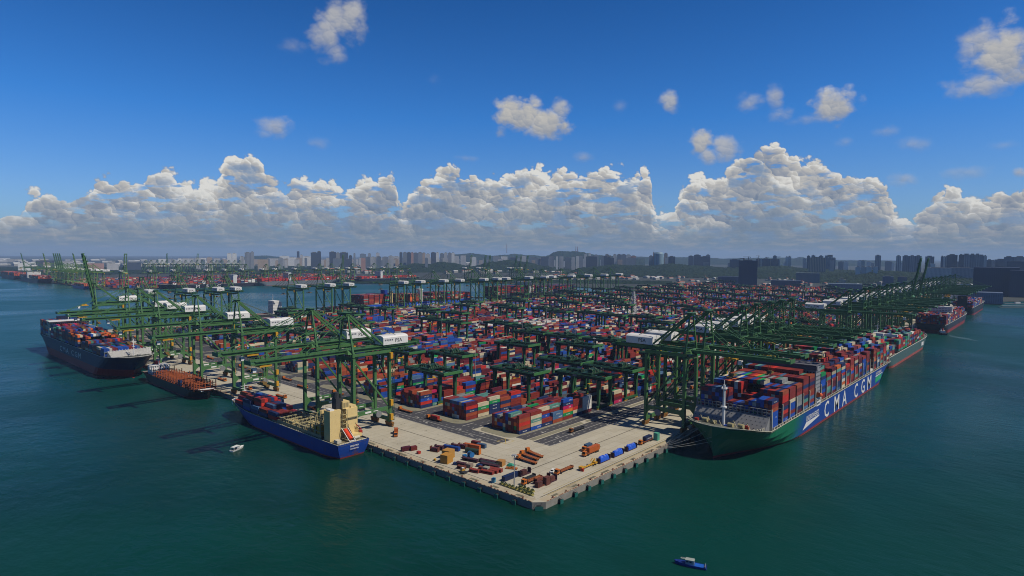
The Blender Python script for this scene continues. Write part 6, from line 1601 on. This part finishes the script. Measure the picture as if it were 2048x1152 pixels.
# wooded land: bumpy canopy sheets
WOOD = bpy.data.materials.new('tree_canopy'); WOOD.use_nodes = True; nt = WOOD.node_tree; E.tree = nt; b = nt.nodes['Principled BSDF']; b.inputs['Roughness'].default_value = .9; b.inputs['Specular IOR Level'].default_value = .1
tc = nt.nodes.new('ShaderNodeTexCoord'); v = tc.outputs['Object']
nt.links.new(mixc(smooth(noise(v, .03, 5, .65), .35, .65), (.004,.012,.009), (.012,.026,.013)), b.inputs['Base Color'])
from mathutils import noise as mn
def wood(name, label, px0, px1, D0, D1, prof, nu=260, nv=46, bump=9.0, lumps=14.0, kind='stuff', seed=0.0):
    """canopy surface between two distances; prof(px) gives the height of the crest above sea level"""
    vs = []
    for j in range(nv+1):
        t = j/nv; D = D0+(D1-D0)*t
        for i in range(nu+1):
            px = px0+(px1-px0)*i/nu; p, d = ray(px, D, 0)
            base = 3+(prof(px)-3)*math.sin(min(1,t*1.25)*math.pi/2)**1.3 if t < .8 else 3+(prof(px)-3)*max(0,math.cos((t-.8)/.2*math.pi/2))**.7
            n = mn.noise(Vector((p.x/lumps/3, p.y/lumps/3, seed)))*.6+abs(mn.noise(Vector((p.x/lumps, p.y/lumps, seed+5))))
            vs.append((p.x, p.y, max(1.5, base+(n-.1)*bump*min(1,(prof(px)-3)/15+.3))))
    w = nu+1
    fs = [(j*w+i, j*w+i+1, (j+1)*w+i+1, (j+1)*w+i) for j in range(nv) for i in range(nu)]
    o = MB().add(vs, fs).build(name, WOOD)
    if kind == 'stuff': tag(o, label, 'trees', kind='stuff')
    else: struct(o)
    return o
def interp(tab):
    def f(x):
        if x <= tab[0][0]: return tab[0][1]
        for (a,b),(c,d) in zip(tab, tab[1:]):
            if x <= c: t = (x-a)/(c-a); t = t*t*(3-2*t); return b+(d-b)*t
        return tab[-1][1]
    return f
def crest(tab, D): return interp([(x, zat(x, y, D)) for x, y in tab])
wood('wooded_ridge', 'dark green wooded ridge behind the red roofed suburb', 1130, 1800, 3750, 4750, crest([(1130,545),(1170,535),(1230,530),(1300,532),(1340,528),(1400,532),(1460,536),(1500,534),(1560,532),(1620,538),(1680,540),(1740,543),(1800,545)], 4540), nu=340)
wood('woodland', 'dark woods behind the right quay cranes and low blocks', 1640, 2080, 3250, 3900, crest([(1640,550),(1700,545),(1750,541),(1800,543),(1850,545),(1900,544),(1950,546),(2080,548)], 3810), nu=240, nv=30, seed=3.0)
wood('woodland', 'wooded knolls between the pale blocks across the channel', 760, 1180, 4400, 5200, crest([(760,545),(800,532),(830,527),(860,528),(880,524),(905,526),(940,533),(985,524),(1020,520),(1050,524),(1090,532),(1130,536),(1180,543)], 5080), nu=260, seed=7.0)
wood('tree_belt', 'flat green belt of trees behind the terminal across the channel', -60, 800, 4300, 6500, interp([(-60,14),(300,12),(800,16)]), nu=300, nv=40, bump=7, seed=11.0)
wood('tree_belt', 'green bushes on the land at the far side of the yard', 640, 1345, 2800, 3100, interp([(640,7),(900,9),(1345,9)]), nu=260, nv=24, bump=6, seed=14.0)
# hills on the horizon
struct(wood('hill', None, 1085, 1290, 7200, 8600, crest([(1085,516),(1095,512),(1108,505),(1118,502.5),(1130,502.5),(1142,503.5),(1155,503),(1165,505),(1178,508),(1200,511),(1240,514),(1290,517)], 8320), nu=140, nv=30, bump=14, lumps=30, kind='s', seed=20.0))
struct(wood('hill', None, 880, 1110, 9000, 10500, crest([(880,513),(910,509),(940,507),(965,509),(985,512),(1010,510),(1030,508),(1060,511),(1110,514)], 10200), nu=120, nv=20, bump=14, lumps=40, kind='s', seed=24.0))
struct(wood('hill', None, 1270, 1830, 9500, 11500, crest([(1270,513),(1300,514),(1400,515),(1440,517),(1520,516),(1560,515),(1590,517),(1600,514),(1618,517),(1680,521),(1740,521),(1830,522)], 11100), nu=160, nv=20, bump=10, lumps=40, kind='s', seed=28.0))
struct(wood('hill', None, 480, 600, 11000, 12500, crest([(480,515),(510,512),(530,511),(560,514),(600,516)], 12200), nu=60, nv=16, bump=10, lumps=40, kind='s', seed=31.0))
for i,(px,yt,D,lab) in enumerate([(1151.5,492,8200,'left of the two thin red white masts on the round hill'),(1155,493,8200,'right of the two thin red white masts on the round hill'),(1013.5,487,10000,'single hair thin mast on the low hill left of centre')]):
    zb = zat(px, 506, D); p, d = ray(px, D, zb); h = zat(px, yt, D)-zb
    r = empty('radio_mast', p); tag(r, lab, 'radio mast'); lattice(r, h, 7, 2.5, mat('mast_grey', (.35,.2,.2), .6), bars=8, t=1.6)
# tower cranes on the roofs in construction
for i,(px,yt,yb,D) in enumerate([(1487,516,521,2800),(1497,513,521,2800),(1517,511,518,4550),(1533,514,519,4550),(1550,512,518,4550)]):
    zb = 3.0; p, d = ray(px, D, zb); h = zat(px, yt, D)-zb; r = empty('tower_crane', p, 1+i); tag(r, f'thin tower crane above the dark blocks, {ORDR[i]} of five from the left', 'crane', 'tower cranes on the skyline')
    MB().bar((0,0,0),(0,0,h),2.2).build('tower', mat('tower_crane_grey', (.12,.12,.14), .6), r); k = D/4500
    MB().bar((-12*k,0,h-2),(34*k,0,h-2),1.8).build('jib', mat('tower_crane_grey', (.12,.12,.14), .6), r); MB().box(-13*k,-8*k,-1.5,1.5,h-6,h-3).build('counterweight', GREY, r)
# piers and jetty at the right edge
q0 = at(2000,614,1.5); r = empty('floating_pier', (q0.x,q0.y-6,0), math.radians(-48)); tag(r, 'long pale floating pier at the right edge of the basin', 'pier')
MB().box(-10,160,-4,4,-1,2.2).build('pontoon', GREY, r)
MB().box(-4,150,-3.5,3.5,4.6,5.0).build('canopy', WROOF, r); mb = MB()
for i in range(14): mb.box(-3+i*11,-2.6+i*11,-3,-2.6,2.2,4.6); mb.box(-3+i*11,-2.6+i*11,2.6,3,2.2,4.6)
mb.build('post', GREY, r)
q0 = at(2008,607,1.5); r = empty('floating_pier', (q0.x,q0.y,0), math.radians(-48)); tag(r, 'second farther pier with a white hut at the right edge', 'pier'); MB().box(0,150,-4,4,-1,2).build('pontoon', GREY, r); MB().box(30,44,-3,3,2,6).build('hut', WHITE, r)
# terminal across the channel: container blocks
for y0 in range(2330, 3300, 62):
    for x0 in range(470, 1750, 15):
        if rnd.random() < .2: continue
        hgt = rnd.choice((2,3,4,4)); bias = rnd.choice((0,0,1,3,4,11))
        for rr_ in range(0, 10, 1):
            if rnd.random() < .15: continue
            ci = pick(bias); h = max(1, hgt-rnd.choice((0,0,1)))
            add_cont(x0, y0+rr_*2.7, 3, 0, CL, ci, 'x', None, .5, 'far')
            CONT[-1] = CONT[-1][:3]+(0,CL,ci,h,None,.5,'farstack')
for y0 in range(150, 1050, 54):
    for x0 in range(1860, 2440, 15):
        if rnd.random() < .35: continue
        hgt = rnd.choice((1,2,3,3)); bias = rnd.choice((0,0,2,3,4,7,11))
        for rr_ in range(10):
            if rnd.random() < .25: continue
            add_cont(x0, y0+rr_*2.7, 3, 0, CL, pick(bias), max(1, hgt-rnd.choice((0,0,1))), None, .5, 'farstack')
for i in range(26):
    c = copy_tree(RT0); c.location = (1870+rnd.uniform(0,560), 165+54*rnd.randrange(16), 3); c.scale = (1,1,.85); tag(c, f'small far gantry crane beyond the main yard, number {nth(i+1)}', 'gantry crane', 'gantry cranes beyond the main yard')
# far small yard cranes of that terminal
for i in range(24):
    c = copy_tree(RT0); c.location = (480+rnd.uniform(0,1250), 2345+62*rnd.randrange(12), 3); tag(c, f'tiny green gantry crane in the yard across the channel, number {nth(i+1)}', 'gantry crane', 'gantry cranes in the yard across the channel')
# ------------------------------------------------------------------ turn the container list into objects
def cont_mesh(ci, L, txt):
    mb = MB(); w, h = CW, CH2-.04
    mb.box(-L/2+.05,L/2-.05,-w/2+.04,w/2-.04,.06,h-.04)
    for x in (-L/2, L/2-.15):
        for y in (-w/2, w/2-.15): mb.box(x,x+.15,y,y+.15,0,h)
    for y in (-w/2, w/2-.1):
        mb.box(-L/2+.15,L/2-.15,y,y+.1,0,.12); mb.box(-L/2+.15,L/2-.15,y,y+.1,h-.1,h)
    for x in (-L/2, L/2-.1): mb.box(x,x+.1,-w/2+.15,w/2-.15,0,.12); mb.box(x,x+.1,-w/2+.15,w/2-.15,h-.12,h)
    n = len(mb.f)
    me = bpy.data.meshes.new('container_body'); me.from_pydata(mb.v, [], mb.f); me.materials.append(CM); me.update()
    a = me.attributes.new('paint', 'FLOAT_COLOR', 'FACE'); a.data.foreach_set('color', np.tile(np.array((*PC[ci],1.0), np.float32), n))
    t = None
    if txt:
        tb = MB(); s = 1.25 if len(txt) < 7 else 1.0
        wd = max(v[0] for v in text_verts(txt, s)[0]); org = L/2-1.2-wd
        add_text(tb, txt, s, (-wd/2 if len(txt) > 6 else 1.0, -w/2-.0, .75), (1,0,0), (0,0,1)); add_text(tb, txt, s, (wd/2, w/2, .75), (-1,0,0), (0,0,1))
        t = bpy.data.meshes.new('lettering'); t.from_pydata(tb.v, [], tb.f); t.materials.append(WHITE); t.update()
    return me, t
score = []
for i, c in enumerate(CONT):
    x,y,z,ax,L,ci,place,txt,vis,kind = c
    if vis <= 0 or kind in ('far','farstack','shipfar'): continue
    d = math.dist((x,y,z), tuple(CAM)); score.append((d/(vis**.7)*(1.25 if kind == 'ship' else 1.0), i))
score.sort(); NI = 285
chosen = set(i for _, i in score[:NI])
cache = {}
labs = set()
for i in sorted(chosen):
    x,y,z,ax,L,ci,place,txt,vis,kind = CONT[i]
    k = (ci, L, txt)
    if k not in cache: cache[k] = cont_mesh(ci, L, txt)
    me, t = cache[k]
    o = bpy.data.objects.new('shipping_container', me); COL.objects.link(o); o.location = (x,y,z); o.rotation_euler = (0,0,math.pi/2 if ax else 0)
    lab = f'{PN[ci]} container, {place}'
    tag(o, lab, 'container', 'containers stacked in the yard' if kind == 'yard' else 'containers on the ship decks'); labs.add(lab)
    if t:
        q = bpy.data.objects.new('lettering', t); COL.objects.link(q); q.parent = o
print('containers', len(CONT), 'individual', len(chosen), 'unique labels', len(labs))
rest = [c for i, c in enumerate(CONT) if i not in chosen]
n = len(rest)
A_ = np.array([(c[0],c[1],c[2]) for c in rest], np.float32)
hx = np.array([(CW if c[3] else c[4])/2 for c in rest], np.float32); hy = np.array([(c[4] if c[3] else CW)/2 for c in rest], np.float32)
hz = np.array([(CH2*c[6]-.04 if c[9] == 'farstack' else CH2-.04) for c in rest], np.float32)
cv = np.array([PC[c[5]] for c in rest], np.float32)
cv = cv*np.random.default_rng(3).uniform(.75,1.25,(n,1)).astype(np.float32)
sx = np.array([-1,1,1,-1,-1,1,1,-1]); sy = np.array([-1,-1,1,1,-1,-1,1,1]); sz = np.array([0,0,0,0,1,1,1,1])
V = np.empty((n,8,3), np.float32)
V[:,:,0] = A_[:,0:1]+sx*hx[:,None]; V[:,:,1] = A_[:,1:2]+sy*hy[:,None]; V[:,:,2] = A_[:,2:3]+sz*hz[:,None]
Fq = np.array(BOXF[1:], np.int64)      # no underside
Fa = (np.arange(n)[:,None,None]*8+Fq[None]).reshape(-1)
nf = n*len(Fq)
me = bpy.data.meshes.new('container_stacks'); me.vertices.add(n*8); me.vertices.foreach_set('co', V.reshape(-1))
me.loops.add(nf*4); me.loops.foreach_set('vertex_index', Fa.astype(np.int32)); me.polygons.add(nf); me.polygons.foreach_set('loop_start', np.arange(0,nf*4,4,dtype=np.int32))
me.update(calc_edges=True); me.materials.append(CM); me.polygons.foreach_set('use_smooth', np.zeros(nf, bool))
a = me.attributes.new('paint', 'FLOAT_COLOR', 'FACE'); a.data.foreach_set('color', np.repeat(np.concatenate([cv, np.ones((n,1),np.float32)],1), len(Fq), axis=0).reshape(-1))
o = bpy.data.objects.new('container_stacks', me); COL.objects.link(o)
tag(o, 'thousands of multicoloured shipping containers stacked across the yard and on the ship decks', 'containers', kind='stuff')
# ------------------------------------------------------------------ haze
HD = 4.3e-5
m = bpy.data.materials.new('haze_air'); m.use_nodes = True; nt = m.node_tree; nt.nodes.clear()
ou = nt.nodes.new('ShaderNodeOutputMaterial'); pv = nt.nodes.new('ShaderNodeVolumePrincipled'); nt.links.new(pv.outputs[0], ou.inputs['Volume'])
pv.inputs['Color'].default_value = (.42,.62,.95,1); pv.inputs['Density'].default_value = HD; pv.inputs['Anisotropy'].default_value = .0
hb = MB().box(-20000,27000,-20000,27000,-3,330).build('haze', m); hb['kind'] = 'stuff'; tag(hb, 'thin pale blue haze in the air over the harbour and the far city', 'haze')
# report duplicate labels that do not share a group
if 0:
    pass
